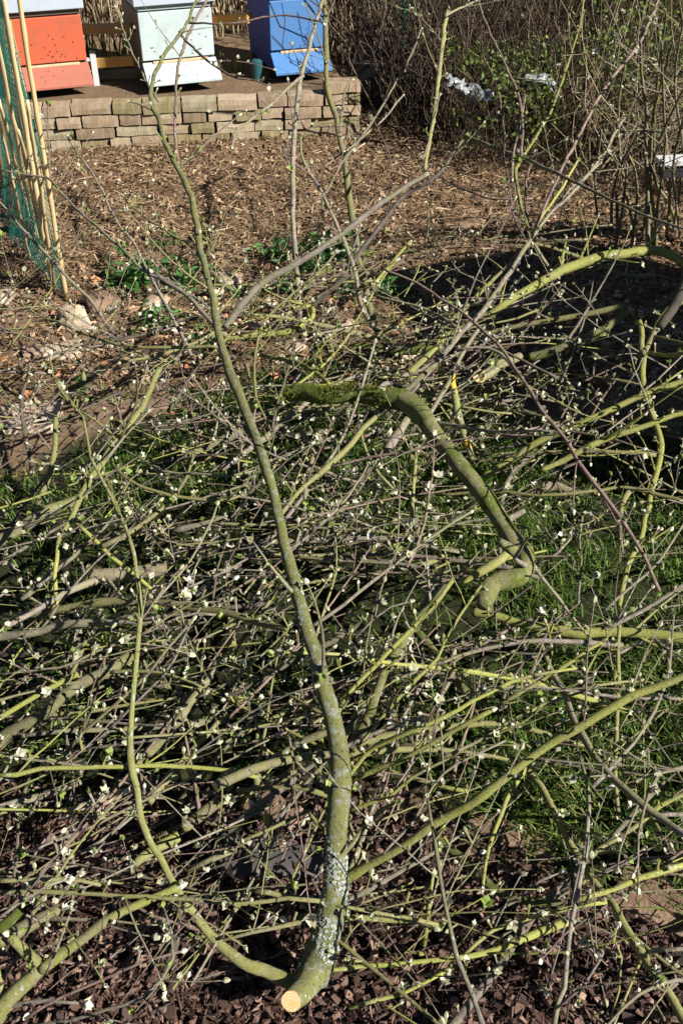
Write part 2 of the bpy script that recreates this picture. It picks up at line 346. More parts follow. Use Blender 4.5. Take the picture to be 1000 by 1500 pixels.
# back bed: dry leaves and wood chips
n = 90000; r = np.random.default_rng(21)
xy = np.stack([r.uniform(-2.3, 2.6, n), r.uniform(2.6, 6.3, n)], -1)
dens = np.clip((xy[:, 1] - back_edge(xy[:, 0])) / .5, 0, 1) * (.35 + .65 * np.clip((xy[:, 1] - 3.3) / .5, 0, 1)) * np.clip(.75 + .5 * fbm(xy[:, 0], xy[:, 1], 3, 8), .15, 1)
xy = xy[r.random(n) < dens]; zc = gz(xy[:, 0], xy[:, 1]) + r.uniform(0, .012, len(xy))
V, Q = bent_chips(len(xy), xy, zc, .005, .026, (.2, .8), .0012, .6, 22)
ns2 = 34000; xs2 = np.stack([r.uniform(-2.2, 2.5, ns2), r.uniform(2.8, 6.0, ns2)], -1); xs2 = xs2[(xs2[:, 1] > back_edge(xs2[:, 0])) & (fbm(xs2[:, 0], xs2[:, 1], 4, 15) > -.4)]
V2, Q2 = bent_chips(len(xs2), xs2, gz(xs2[:, 0], xs2[:, 1]) + r.uniform(.004, .02, len(xs2)), .015, .075, (.03, .09), .0012, .35, 28); Q = np.concatenate([Q, Q2 + len(V)]); V = np.concatenate([V, V2])
tag(link('leaf_litter', mesh('leaf_litter', V, Q, None, False, [M['chip']])), 'brown dry leaf and wood chip litter covering the bed before the block wall', 'leaf litter', kind='stuff')
# front bed: bark mulch
n = 42000; xy = np.stack([r.uniform(-1.3, 1.5, n), r.uniform(.3, 1.5, n)], -1)
dens = np.clip((front_edge(xy[:, 0]) + .07 + .08 * fbm(xy[:, 0], xy[:, 1], 9, 12) - xy[:, 1]) / .1, 0, 1)
xy = xy[r.random(n) < dens]; zc = gz(xy[:, 0], xy[:, 1]) + r.uniform(0, .016, len(xy))
V, Q = bent_chips(len(xy), xy, zc, .006, .026, (.16, .75), .0022, .5, 23)
ns2 = 16000; xs2 = np.stack([r.uniform(-1.3, 1.5, ns2), r.uniform(.3, 1.3, ns2)], -1); xs2 = xs2[xs2[:, 1] < front_edge(xs2[:, 0]) + .05]
V2, Q2 = bent_chips(len(xs2), xs2, gz(xs2[:, 0], xs2[:, 1]) + r.uniform(.006, .022, len(xs2)), .006, .035, (.05, .16), .001, .5, 29); Q = np.concatenate([Q, Q2 + len(V)]); V = np.concatenate([V, V2])
tag(link('bark_mulch', mesh('bark_mulch', V, Q, None, False, [M['mulch']])), 'dark red-brown bark mulch under the sawn base of the limb', 'bark mulch', kind='stuff')
# lawn
n = 120000; xy = np.stack([r.uniform(-1.6, 1.9, n), r.uniform(.7, 3.3, n)], -1)
nzz = .1 * fbm(xy[:, 0], xy[:, 1], 8, 11)
dens = np.clip((xy[:, 1] - front_edge(xy[:, 0]) + nzz) / .12, 0, 1) * np.clip((back_edge(xy[:, 0]) - xy[:, 1] + nzz) / .15, 0, 1) * np.clip(.5 + .9 * fbm(xy[:, 0], xy[:, 1], 6, 13), .03, 1) * (.22 + 1.1 * np.clip((xy[:, 0] - .12 + (xy[:, 1] > 2.2) * 2) / .2, 0, 1))
xy = xy[r.random(n) < dens]
V, Q, T = blades(xy, gz(xy[:, 0], xy[:, 1]), .025, .075, .0035, .8, 24)
tag(link('lawn_grass', mesh('lawn_grass', V, Q, T, False, [M['grass']])), 'short green lawn grass showing between the piled branches', 'grass', kind='stuff')
# moss and weeds creeping into the bed
n = 3500; xy = np.stack([r.uniform(-1.4, 1.6, n), r.uniform(2.7, 3.7, n)], -1)
xy = xy[(fbm(xy[:, 0], xy[:, 1], 5, 14) > .35)]
V, Q, T = blades(xy, gz(xy[:, 0], xy[:, 1]), .02, .06, .005, 1.0, 25)
tag(link('weed_grass', mesh('weed_grass', V, Q, T, False, [M['grass']])), 'scattered grass tufts creeping into the stony bed edge', 'weeds', kind='stuff')

# ------------------------------------------------------------------ terrace and block wall
W0, _ = at(48, 222); W1, _ = at(528, 199)
wd = (W1 - W0)[:2]; WL = np.linalg.norm(wd); wa = math.atan2(wd[1], wd[0])
def wpt(s, off, z=0):   # along the wall, behind it, up
    return np.array([W0[0] + math.cos(wa) * s - math.sin(wa) * off, W0[1] + math.sin(wa) * s + math.cos(wa) * off, z])
TZ = .215
mb = MB(); P = [wpt(-2.2, .12), wpt(WL - .05, .12), wpt(WL - .05, 2.6), wpt(-2.2, 2.6)]
ns_, nt_ = 60, 40; gx, gy = np.meshgrid(np.linspace(-2.2, WL - .05, ns_), np.linspace(.1, 2.6, nt_)); tv = np.array([wpt(a, b) for a, b in zip(gx.ravel(), gy.ravel())])
tv[:, 2] = TZ - .012 + .012 * fbm(tv[:, 0], tv[:, 1], 6, 31)
ii = (np.arange(nt_ - 1)[:, None] * ns_ + np.arange(ns_ - 1)[None, :]).ravel(); mb.add(tv, np.stack([ii, ii + 1, ii + 1 + ns_, ii + ns_], -1))
for row in (np.arange(ns_), np.arange(ns_ - 1, ns_ * nt_, ns_)):
    top = tv[row]; bot = top.copy(); bot[:, 2] = -.05; k = len(row); mb.add(np.vstack([top, bot]), [[i, i + k, i + k + 1, i + 1] for i in range(k - 1)])
tag(mb.build('terrace', M['soil']), kind='structure')
def block_mesh(L, H, D, seed):
    r = np.random.default_rng(seed); nxn, nyn, nzn = 5, 3, 3
    V = []; idx = {}; 
    for i in range(nxn):
        for j in range(nyn):
            for k in range(nzn):
                if i in (0, nxn - 1) or j in (0, nyn - 1) or k in (0, nzn - 1):
                    u = np.array([i / (nxn - 1), j / (nyn - 1), k / (nzn - 1)]) * 2 - 1
                    e = np.abs(u) > .99; s = 1 - .05 * (e.sum() - 1) * (e.sum() > 1)
                    p = u * np.array([L, D, H]) / 2; p = p * np.array([1 - .008 * (e.sum() > 1), 1 - .03 * (e.sum() > 1), 1 - .05 * (e.sum() > 1)]) + r.normal(0, .0016, 3) * [4, 1, 1]
                    idx[i, j, k] = len(V); V.append(p)
    Q = []
    def q(a, b, c, d): Q.append([idx[a], idx[b], idx[c], idx[d]])
    for i in range(nxn - 1):
        for k in range(nzn - 1):
            q((i, 0, k), (i + 1, 0, k), (i + 1, 0, k + 1), (i, 0, k + 1)); q((i, nyn - 1, k + 1), (i + 1, nyn - 1, k + 1), (i + 1, nyn - 1, k), (i, nyn - 1, k))
        for j in range(nyn - 1):
            q((i, j, nzn - 1), (i + 1, j, nzn - 1), (i + 1, j + 1, nzn - 1), (i, j + 1, nzn - 1)); q((i, j + 1, 0), (i + 1, j + 1, 0), (i + 1, j, 0), (i, j, 0))
    for j in range(nyn - 1):
        for k in range(nzn - 1):
            q((0, j, k + 1), (0, j + 1, k + 1), (0, j + 1, k), (0, j, k)); q((nxn - 1, j, k), (nxn - 1, j + 1, k), (nxn - 1, j + 1, k + 1), (nxn - 1, j, k + 1))
    return mesh('brick', V, Q, None, False, [M['brick']])
wall = empty('block_wall', tuple(wpt(0, 0)), 'low dry-laid wall of tan blocks holding up the ground under the beehives', 'wall')
CH = .056; blocks = [block_mesh(1.0, CH - .003, .12, k) for k in range(6)]; mossb = [b_.copy() for b_ in blocks]
for b_ in mossb: b_.materials[0] = M['mossbrick']
for c in range(5):
    s = -1.55 if c < 4 else WL - .19; s -= (c % 2) * .09
    while s < WL - .02:
        L = random.uniform(.11, .23)
        if s + L > WL - .05: L = WL - s
        if L < .05: break
        ms = (mossb if random.random() < (.45 if c in (0, 3) else .14) else blocks)[random.randrange(6)]
        o = link('brick', ms, wall)
        p = wpt(s + L / 2, random.uniform(.040, .068)) - wpt(0, 0)
        o.location = (p[0], p[1], CH * (c + .5) - .006 + random.uniform(-.002, .002)); o.scale = (L - .009, 1, random.uniform(.95, 1.02))
        o.rotation_euler = (random.uniform(-.02, .02), random.uniform(-.02, .02), wa + random.uniform(-.06, .06)); s += L

# ------------------------------------------------------------------ beehives
def hive(label, px, pyb, D, width, bodyH, a, z0, front, side, roof, lip, barmat):
    p, _ = atY(px, pyb, D); root = empty('beehive', (p[0], D, z0), label, 'beehive', rz=a)
    hw = width / 2; dp = .44
    def part(name, m, *bx, bev=.004, parent=root):
        mb = MB(); box(mb, *bx); o = mb.build(name, m, parent); return bevel(o, bev)
    # local axes: x along the front, -y the way it faces
    part('floor_frame', side, -hw + .004, hw - .004, .004, dp, .0, .062)
    part('body', side, -hw, hw, .016, dp, .064, .064 + bodyH)
    part('front_panel', front, -hw, hw, 0, .0155, .095, .064 + bodyH - .002)
    part('entrance_bar', barmat, -hw + .05, hw - .04, -.016, -.001, .078, .092)
    part('upper_box', front if front is not M['porange'] else side, -hw + .001, hw - .001, .003, dp - .002, .064 + bodyH + .005, .064 + bodyH + .05)
    part('roof', roof, -hw - .02, hw + .02, -.02, dp + .02, .064 + bodyH + .03, .064 + bodyH + .19)
    mb = MB(); V = np.array([[-hw - .004, -.002, .088], [hw + .004, -.002, .088], [hw + .006, -.105, .006], [-hw - .006, -.105, .006]]); V2 = V.copy(); V2[:, 2] -= .014
    mb.add(np.vstack([V2, V]), BQ); o = mb.build('landing_board', lip, root); bevel(o, .003)
    return root
ha = wa + R(10)
z0 = .262
hv = [hive('orange-fronted beehive with a faded red landing board behind the green net', 78, 97, 5.50, .355, .250, R(20), z0, M['porange'], M['pside'], M['pgrey'], M['pbrown'], M['bar']),
      hive('white beehive with pale landing board, middle of the three hives', 263, 90, 5.60, .385, .262, R(21), z0, M['pwhite'], M['pside'], M['pgrey'], M['pwhite'], M['bar']),
      hive('blue beehive with blue landing board at the right end of the wall', 437, 78, 5.80, .31, .275, R(20), z0, M['pblue'], M['pblueshade'], M['roofblue'], M['pblue'], M['bar'])]
# bearers the hives stand on
for k, (lab, r_) in enumerate((('dark concrete bearer under the orange beehive', hv[0]), ('dark concrete bearer under the white beehive', hv[1]), ('dark concrete bearer under the blue beehive', hv[2]))):
    t = empty('hive_stand', (r_.location.x, r_.location.y, TZ - .02), lab, 'stand', rz=r_.rotation_euler.z)
    for y in (.06, .34):
        mb = MB(); box(mb, -.15, .15, y, y + .07, -.01, .0655); bevel(mb.build('bearer', M['bindark'], t), .004)
# grey crate
p, _ = atY(127, 146, 5.64); cr = empty('plastic_crate', (p[0], p[1], TZ), 'pale grey slotted plastic crate under the orange beehive', 'crate', rz=R(14))
mb = MB()
for x in np.arange(-.1, .041, .018): box(mb, x, x + .008, 0, .006, .01, .115)
tag(mb.build('slat', M['crate'], cr), kind='stuff')
for nm, bx in (('top_rim', (-.104, .05, -.004, .012, .115, .13)), ('lower_rim', (-.104, .05, -.003, .011, -.01, .012)), ('middle_rim', (-.104, .05, -.002, .010, .06, .068)), ('corner_panel', (.052, .082, -.008, .12, -.01, .14))):
    mb = MB(); box(mb, *bx); mb.build(nm, M['crate'], cr)
# bees
mb = MB()
for c, rr in (((0, 0, 0), .0028), ((0, .0055, 0), .0034), ((0, -.004, 0), .0022)):
    P = np.array([[c[0], c[1] - rr, c[2]], [c[0], c[1] - rr * .6, c[2]], [c[0], c[1], c[2]], [c[0], c[1] + rr * .6, c[2]], [c[0], c[1] + rr * 1.5, c[2]]]); tube(mb, P, np.array([.2, .8, 1, .8, .15]) * rr, 6, rough=0)
bee_me = mb.build('bee', M['bee']); bm_ = bee_me.data; bpy.data.objects.remove(bee_me)
for hi, (nb, hw, top, lab) in enumerate(((26, .165, .31, 'small dark bee on the orange hive front'), (26, .18, .30, 'small dark bee on the white hive front'), (7, .14, .3, 'small dark bee on the blue hive front'))):
    hroot = hv[hi]; Mx = Matrix.Rotation(hroot.rotation_euler.z, 3, 'Z')
    for k in range(nb):
        z = .10 + abs(random.gauss(0, .075)); x = random.gauss(0, hw * .5)
        if abs(x) > hw or z > top: continue
        if random.random() < .25: f = random.uniform(.1, .9); z = .088 - .088 * f + .004; y = -.002 - .123 * f; rot = (R(35), 0, 0)
        else: y = -.003; rot = (R(90), 0, 0)
        o = link('bee', bm_); o.scale = (.52,) * 3; o.location = hroot.location + Mx @ Vector((x, y, z)); o.rotation_euler = (rot[0], random.uniform(-2, 2), hroot.rotation_euler.z)
        tag(o, lab, 'bee', lab.replace('small dark bee', 'bees'))
# golden rails behind the hives
def plank(label, pa, pb, D0, D1, th, dep, name='golden_plank', mat=None, cat='plank'):
    a, _ = atY(*pa, D0); b, _ = atY(*pb, D1); L = np.linalg.norm(b - a); d = (b - a) / L
    ang = math.atan2(d[1], d[0]); root_loc = tuple(a)
    mb = MB(); box(mb, 0, L, 0, dep, -th, 0); o = mb.build(name, mat or M['yellowwood'])
    o.location = root_loc; o.rotation_euler = (0, -math.asin(d[2]), ang); tag(o, label, cat); return bevel(o, .004)
plank('upper golden plank between the orange and white hives', (108, 39), (191, 36), 5.74, 5.62, .042, .07)
plank('lower golden plank between the orange and white hives', (108, 88), (194, 82), 5.72, 5.60, .050, .03)
plank('golden plank between the white and blue hives', (305, 25), (361, 20), 5.90, 5.80, .05, .06)
plank('weathered brown board lying on the ground behind the lower golden plank', (118, 112), (215, 108), 5.75, 5.82, .03, .12, 'brown_board', M['postwood'])
plank('grey flat stone strip on the terrace left of the white hive', (150, 137), (222, 133), 5.5, 5.55, .02, .07, 'flat_stone', M['brownrock'], 'stone')
# teal can beside the blue hive
p, _ = atY(376, 96, 5.75); mb = MB(); tube(mb, np.array([[p[0], p[1], TZ - .02], [p[0], p[1], TZ + .03], [p[0], p[1], TZ + .09], [p[0], p[1], TZ + .10]]), [.028, .03, .032, .02], 16, rough=0)
tag(mb.build('teal_pot', M['teal'], smooth=False), 'small teal pot beside the left foot of the blue hive', 'pot')

# ------------------------------------------------------------------ plants of leaves
def leaves(mb, cen, n, size, spread, seed, up=.4, m=0, aspect=.45):
    r = np.random.default_rng(seed); c = np.asarray(cen) + r.normal(0, 1, (n, 3)) * np.asarray(spread)
    c[:, 2] = np.abs(c[:, 2] - .0) ; d = r.normal(0, 1, (n, 3)); d[:, 2] = np.abs(d[:, 2]) * up; d /= np.linalg.norm(d, axis=1)[:, None]
    s = np.cross(d, r.normal(0, 1, (n, 3))); s /= np.linalg.norm(s, axis=1)[:, None]; nn = np.cross(d, s)
    L = size * r.uniform(.6, 1.4, n)[:, None]
    a = c; b = c + d * L * .5 + s * L * aspect * .5 + nn * L * .12; e = c + d * L; f = c + d * L * .5 - s * L * aspect * .5 + nn * L * .12; g = c + d * L * .5
    V = np.stack([a, b, e, f, g], 1).reshape(-1, 3); k = np.arange(n)[:, None] * 5
    T = np.concatenate([k + np.array([[0, 1, 4]]), k + np.array([[1, 2, 4]]), k + np.array([[2, 3, 4]]), k + np.array([[3, 0, 4]])]); mb.add(V, None, T, m=m)
def stem(mb, a, b, r0, r1, wob=.02, k=5, n=7, m=0):
    a = np.asarray(a, float); b = np.asarray(b, float); t = np.linspace(0, 1, n)[:, None]; w_ = rng.normal(0, wob, (n, 3)); w_[0] = 0
    tube(mb, a + (b - a) * t + np.cumsum(w_, 0) * .5, np.linspace(r0, r1, n), k, m=m, cap=False)
perenn = [(200, 412, .085, 'round dark green leafy plant right of the canes', 90), (243, 352, .04, 'small green rosette just beyond the leafy plant near the canes', 30), (412, 376, .06, 'leafy green plant left of the thin upright stem', 55),
          (462, 362, .05, 'little green plant behind the diagonal fork', 45), (492, 378, .075, 'bushy green plant right of the thin upright stem', 80), (430, 425, .05, 'green clump at the foot of the thin upright stem', 45), (452, 398, .05, 'green clump between the two larger leafy plants', 50),
          (572, 428, .055, 'flat green rosette beside the dark shadow', 45), (270, 415, .06, 'grey-green plant just left of the long lichened limb', 50), (235, 470, .06, 'green plant beside the pale stones left of the long limb', 60),
          (310, 500, .05, 'low green weeds at the bend of the long limb', 45), (345, 430, .04, 'small green weed right of the long limb', 30), (120, 570, .035, 'moss-green tuft on the brown slab at left', 25), (510, 425, .045, 'little leafy weed under the leaning olive stem', 35)]
for k, (px, py, sz, lab, n_) in enumerate(perenn):
    p, _ = at(px, py + 8, 0); z = float(gz(p[0], p[1])); t = empty('leafy_plant', (p[0], p[1], z), lab, 'plant')
    mb = MB(); leaves(mb, (0, 0, .02), int(n_ * 1.7), sz * .62, (sz * .7, sz * .55, sz * .55), 100 + k, .5); tag(mb.build('leaf', M['perennial'], t), kind='stuff')
    for q in range(3): mb = MB(); stem(mb, (0, 0, -.005), rng.normal(0, sz * .4, 3) * [1, 1, 0] + [0, 0, sz * .8], .002, .001, .003); mb.build('stem', M['perennial'], t)

# ------------------------------------------------------------------ stones
def stone(px, py, wpx, hpx, lab, mat='rock', flat=.5, seed=0, rz=0.0, name='stone', boxy=0.0):
    p, t = at(px, py + hpx * .35, 0); r = np.random.default_rng(seed); wx = wpx * t / FPX / 2
    dx = max(hpx * t / FPX / math.sin(PITCH) / 2 * .8, .02)
    nu, nv = 22, 14; V = []
    for j in range(nv):
        th = math.pi * j / (nv - 1)
        for i in range(nu):
            ph = 2 * math.pi * i / nu; v = np.array([math.sin(th) * math.cos(ph), math.sin(th) * math.sin(ph), math.cos(th)])
            if boxy: v = np.sign(v) * np.abs(v) ** (1 - boxy * .75)
            V.append(v)
    V = np.array(V); o1, o2 = r.uniform(0, 9, 2)
    for c_ in range(13):
        nn = r.normal(0, 1, 3); nn /= np.linalg.norm(nn); dd = r.uniform(.55, .85); ex = np.maximum(0, V @ nn - dd); V = V - nn * ex[:, None] * .92
    dis = 1 + .05 * fbm(V[:, 0] * 3 + o1, V[:, 1] * 3 + V[:, 2] * 4 + o2, 2.0, seed) + .012 * r.normal(0, 1, len(V)); dis[:nu] = dis[:nu].mean(); dis[-nu:] = dis[-nu:].mean()
    V = V * dis[:, None] * np.array([wx, dx, min(wx, dx) * flat]); ca_, sa = math.cos(rz), math.sin(rz); V = V @ np.array([[ca_, sa, 0], [-sa, ca_, 0], [0, 0, 1]])
    Q = [[j * nu + i, (j + 1) * nu + i, (j + 1) * nu + (i + 1) % nu, j * nu + (i + 1) % nu] for j in range(nv - 1) for i in range(nu)]
    o = link(name, mesh(name, V, Q, None, True, [M[mat]])); o.location = (p[0], p[1], float(gz(p[0], p[1])) + min(wx, dx) * flat * .38); tag(o, lab, 'stone')
stones = [(112, 462, 60, 52, 'big pale tan rock at the feet of the bamboo canes', 'rock', .8), (228, 432, 34, 50, 'pale grey-buff stone right of the dark leafy plant', 'rock', .8), (150, 440, 55, 45, 'mauve-brown boulder behind the pale tan rock', 'brownrock', .7),
          (250, 470, 50, 34, 'orange-tan stone under the left fork', 'rock', .6), (340, 408, 46, 30, 'pale block just right of the long limb', 'rock', .7), (395, 438, 26, 30, 'buff stone right of the fork of the long limb', 'rock', .7),
          (318, 425, 30, 26, 'small buff stone partly hidden by the long limb', 'rock', .7), (470, 478, 60, 30, 'broad pale stone below the curved pale branch', 'rock', .5), (505, 470, 40, 26, 'pale stone left of the leaning olive stem', 'rock', .6),
          (430, 500, 44, 22, 'flat buff stone on the grass edge', 'rock', .5), (380, 470, 36, 26, 'tan stone right of the fork base', 'rock', .6), (285, 520, 40, 24, 'rust-brown stone beside the lawn edge', 'brownrock', .6),
          (690, 322, 54, 22, 'grey lump of stone in the shade right of centre', 'brownrock', .6), (590, 506, 46, 34, 'pale grey lichened stone by the mossy stub', 'rock', .7), (10, 425, 30, 40, 'rounded rock at the left edge of the picture', 'rock', .7),
          (350, 530, 30, 18, 'small rust stone touching the long limb', 'brownrock', .5), (410, 520, 24, 18, 'small pale pebble at the lawn corner', 'rock', .6), (175, 515, 40, 24, 'brown stone behind the dark hole in the bed', 'brownrock', .5), (145, 545, 46, 20, 'low brown cobble above the slab edge', 'brownrock', .5)]
for k, (px, py, a_, b_, lab, mt, fl) in enumerate(stones): stone(px, py, a_ * 1.08, b_ * .95, lab, mt, fl * .95, 300 + k, random.uniform(-.4, .4), boxy=.2)
def slab(px, py, L, Wd, th, rz, lab, mat, z=0.0, seed=0):
    p, t = at(px, py, 0); r = np.random.default_rng(seed)
    nx_, ny_ = 12, 6; us = np.linspace(-1, 1, nx_); vs = np.linspace(-1, 1, ny_); g = []
    for v in vs:
        for u in us: g.append([u * L / 2 * (1 + .05 * r.normal()) if abs(u) > .99 else u * L / 2, v * Wd / 2 * (1 + .09 * r.normal()) if abs(v) > .99 else v * Wd / 2, 0])
    g = np.array(g); top = g.copy(); top[:, 2] = th + .003 * fbm(g[:, 0], g[:, 1], 9, seed) ; bot = g.copy() ; bot[:, :2] *= 1.03; bot[:, 2] = -.03
    n_ = len(g); Q = []
    for j in range(ny_ - 1):
        for i in range(nx_ - 1): a = j * nx_ + i; Q.append([a, a + 1, a + 1 + nx_, a + nx_]); Q.append([n_ + a, n_ + a + nx_, n_ + a + nx_ + 1, n_ + a + 1])
    ring = list(range(nx_)) + [j * nx_ + nx_ - 1 for j in range(1, ny_)] + [(ny_ - 1) * nx_ + i for i in range(nx_ - 2, -1, -1)] + [j * nx_ for j in range(ny_ - 2, 0, -1)]
    for a, b in zip(ring, ring[1:] + ring[:1]): Q.append([a, n_ + a, n_ + b, b])
    o = link('stone_slab', mesh('stone_slab', np.vstack([top, bot]), Q, None, False, [M[mat]])); o.location = (p[0], p[1], z); o.rotation_euler.z = rz; bevel(o, .006, 2); tag(o, lab, 'stone slab')
slab(16, 620, .30, .13, .032, R(4), 'pale pinkish edging slab at the left edge of the lawn', 'rock', 0, 1)
slab(80, 522, .20, .07, .035, R(18), 'pale narrow slab above the brown one at left', 'rock', 0, 2)
slab(100, 575, .2, .1, .014, R(10), 'flat brown slab behind the pinkish one', 'brownrock', 0, 3)
slab(190, 600, .30, .08, .02, R(12), 'long brown edging slab continuing along the lawn', 'brownrock', 0, 4)
slab(52, 474, .2, .12, .012, R(-6), 'brown earth-coloured flagstone left of the tan rock', 'brownrock', 0, 5)
slab(745, 1225, .17, .05, .014, R(-24), 'brown flat slab between mulch and lawn at lower right', 'brownrock', 0, 6)
slab(955, 1322, .15, .10, .016, R(-28), 'brown paving slab at the right edge below the lawn', 'brownrock', 0, 7)
slab(395, 1185, .12, .06, .015, R(-24), 'brown wedge of slab left of the limb base', 'brownrock', 0, 8)
slab(395, 1260, .2, .08, .012, R(-5), 'dark slate piece left of the lichen-crusted limb', 'slate', 0, 9)

# ------------------------------------------------------------------ net and bamboo canes
NA = at(92, 436)[0]; NB = at(-60, 262)[0]; nd = (NB - NA)[:2]; NL = np.linalg.norm(nd); nd = nd / NL
t = empty('green_net', tuple(NA), 'fine green mesh net hanging beside the bamboo canes at the left edge', 'net')
mb = MB()
def netpt(s, z, ph=0):
    return np.array([NA[0] + nd[0] * s, NA[1] + nd[1] * s, z]) + np.array([.8, -.3, 0]) * (.018 * math.sin(3.0 * z + ph) + .02 * math.sin(9 * s + 4 * z + ph) - .03 * (1.3 - z) * 0)
for ph, off in ((0, 0), (2, .012)):
    for s in np.arange(off, NL, .020): tube(mb, np.array([netpt(s, z, ph) for z in np.linspace(.01, 1.35, 16)]), .0011, 3, rough=0, cap=False)
    for z in np.arange(.01 + off, 1.35, .020): tube(mb, np.array([netpt(s, z, ph) for s in np.linspace(0, NL, 14)]), .0011, 3, rough=0, cap=False)
tag(mb.build('net_strand', M['net'], t, origin=NA), kind='stuff')
# gathered edge rope and ties
mb = MB(); tube(mb, np.array([netpt(0, z, .5) for z in np.linspace(0, 1.35, 20)]), .004, 6); mb.build('edge_cord', M['net'], t, origin=NA)
for q, z in enumerate((.42, .86)):
    mb = MB(); c = netpt(.02, z) + [-.012, -.02, 0]
    for k in range(14):
        a = rng.normal(0, .014, 3); stem(mb, c + a, c + a + rng.normal(0, .02, 3) + [0, 0, -.02], .0012, .0008, .006, 4, 5)
    tag(mb.build('knot', M['net'], t, origin=NA), kind='stuff')
canes = [((97, 436), 0, (20, -30), 1.12, 9, 'bamboo cane nearest the camera, at the right edge of the net'), ((78, 416), 0, (2, -30), 1.15, 9, 'second bamboo cane from the right edge of the net'), ((80, 420), 0, (38, 150), .82, 7, 'short split cane leaning against the second bamboo cane'),
         ((60, 375), 0, (-8, 40), 1.0, 8, 'yellow cane in the middle of the net bundle'), ((45, 380), 0, (-18, 120), .85, 5, 'thin pale cane leaning left of the yellow cane'), ((52, 360), 0, (2, 150), .75, 6, 'faded cane ending level with the post'),
         ((14, 315), 0, (-30, 60), .95, 9, 'orange-brown cane at the extreme left edge'), ((30, 330), 0, (-14, 80), .9, 6, 'weathered pinkish cane between the orange-brown and yellow canes'), ((66, 372), 0, (30, 190), .7, 6, 'thin yellow cane tied low on the net')]
for (a, ha_, b, hb, wpx, lab) in canes:
    A, ta = at(a[0], a[1], ha_); B, tb = at(b[0], b[1], hb); rr = wpx / 2 * ta / FPX * .8
    nn = 22; tt = np.linspace(0, 1, nn); P = A + (B - A) * tt[:, None]; rad = np.full(nn, rr) * np.linspace(1, .8, nn); rad[3::5] *= 1.22
    P += np.cumsum(rng.normal(0, .0012, (nn, 3)), 0); P[0, 2] -= .02
    mb = MB(); tube(mb, P, rad, 8, rough=.01); o = mb.build('bamboo_cane', M['bamboo'], None, origin=A, smooth=True, loc=tuple(A)); tag(o, lab, 'cane')
A, ta = at(40, 300, 0); A = atY(34, 150, 4.05)[0]; A[2] = 0; B = A + [-.02, 0, .86]
mb = MB(); tube(mb, np.linspace(A, B, 12), .034, 12, rough=.05); tag(mb.build('mossy_post', M['postwood'], None, origin=A, loc=tuple(A)), 'short mossy wooden post standing inside the net', 'post')

# ------------------------------------------------------------------ background hedge, shrubs, posts
def thicket(name, label, x0, x1, y0, y1, hgt, nst, nlf, lm, sm, leafsize, seed, cat='hedge', wob=.05, rmax=.006, lean=.25, zb=0.0):
    r = np.random.default_rng(seed); t = empty(name, ((x0 + x1) / 2, y0, zb), label, cat); mb = MB(); org = np.array([(x0 + x1) / 2, y0, zb])
    for k in range(nst):
        a = np.array([r.uniform(x0, x1), r.uniform(y0, y1), zb - .02]); h = hgt * r.uniform(.45, 1.1); b = a + [r.normal(0, lean * h), r.normal(0, lean * h * .7), h]
        n_ = 8; tt = np.linspace(0, 1, n_)[:, None]; w_ = np.cumsum(r.normal(0, wob, (n_, 3)), 0) * .6; w_[0] = 0; P = a + (b - a) * tt + w_; P[-1, 2] -= r.uniform(0, .3) * h * (r.random() < .4)
        rad = r.uniform(.0015, rmax); tube(mb, P, np.linspace(rad, rad * .4, n_), 4, cap=False)
    tag(mb.build('stem', sm, t, origin=org), kind='stuff')
    if nlf:
        mb = MB(); c = np.stack([r.uniform(x0, x1, nlf), r.uniform(y0 - .02, y1, nlf), zb + hgt * r.uniform(0, 1, nlf) ** .8], -1)
        keep = fbm(c[:, 0] + c[:, 2] * .7, c[:, 1] + c[:, 2], 6, seed) > -.25; c = c[keep]; n_ = len(c)
        d = r.normal(0, 1, (n_, 3)); d /= np.linalg.norm(d, axis=1)[:, None]; s = np.cross(d, r.normal(0, 1, (n_, 3))); s /= np.linalg.norm(s, axis=1)[:, None]
        L = leafsize * r.uniform(.5, 1.4, n_)[:, None]; V = np.stack([c, c + d * L * .5 + s * L * .3, c + d * L, c + d * L * .5 - s * L * .3], 1).reshape(-1, 3)
        mb.add(V, np.arange(n_)[:, None] * 4 + np.array([[0, 1, 2, 3]])); tag(mb.build('leaf', lm, t, origin=org), kind='stuff')
    return t
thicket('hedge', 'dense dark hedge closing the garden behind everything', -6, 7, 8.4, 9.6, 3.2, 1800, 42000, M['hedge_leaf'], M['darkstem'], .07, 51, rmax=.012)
thicket('dry_vine_thicket', 'thicket of dry tan stems behind the hives', -2.8, .6, 6.7, 7.6, 1.4, 1500, 2600, M['chip'], M['straw'], .05, 52, 'thicket', lean=.12)
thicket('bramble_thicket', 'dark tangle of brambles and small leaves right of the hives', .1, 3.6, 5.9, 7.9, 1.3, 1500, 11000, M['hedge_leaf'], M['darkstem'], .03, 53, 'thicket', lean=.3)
thicket('green_shrub', 'low bush with fresh light green leaves behind the pale twig', .55, 1.5, 4.9, 5.8, .46, 420, 4200, M['shrub_leaf'], M['darkstem'], .024, 54, 'shrub', rmax=.003)
thicket('green_shrub', 'sparser yellow-green bush at upper right below the plastic sheet', 1.3, 2.3, 5.0, 5.9, .66, 500, 2600, M['shrub_leaf'], M['darkstem'], .026, 55, 'shrub', rmax=.003)
thicket('bare_thicket', 'leafless tangle of brown and buff stems filling the upper right', 1.15, 2.6, 4.4, 5.6, .95, 230, 1800, M['shrub_leaf'], M['straw'], .02, 58, 'thicket', rmax=.004, lean=.4)
thicket('bare_thicket', 'dark leafless tangle spilling round the right end of the block wall', .25, 1.1, 5.4, 6.3, .8, 520, 900, M['hedge_leaf'], M['darkstem'], .02, 59, 'thicket', rmax=.006, lean=.35)
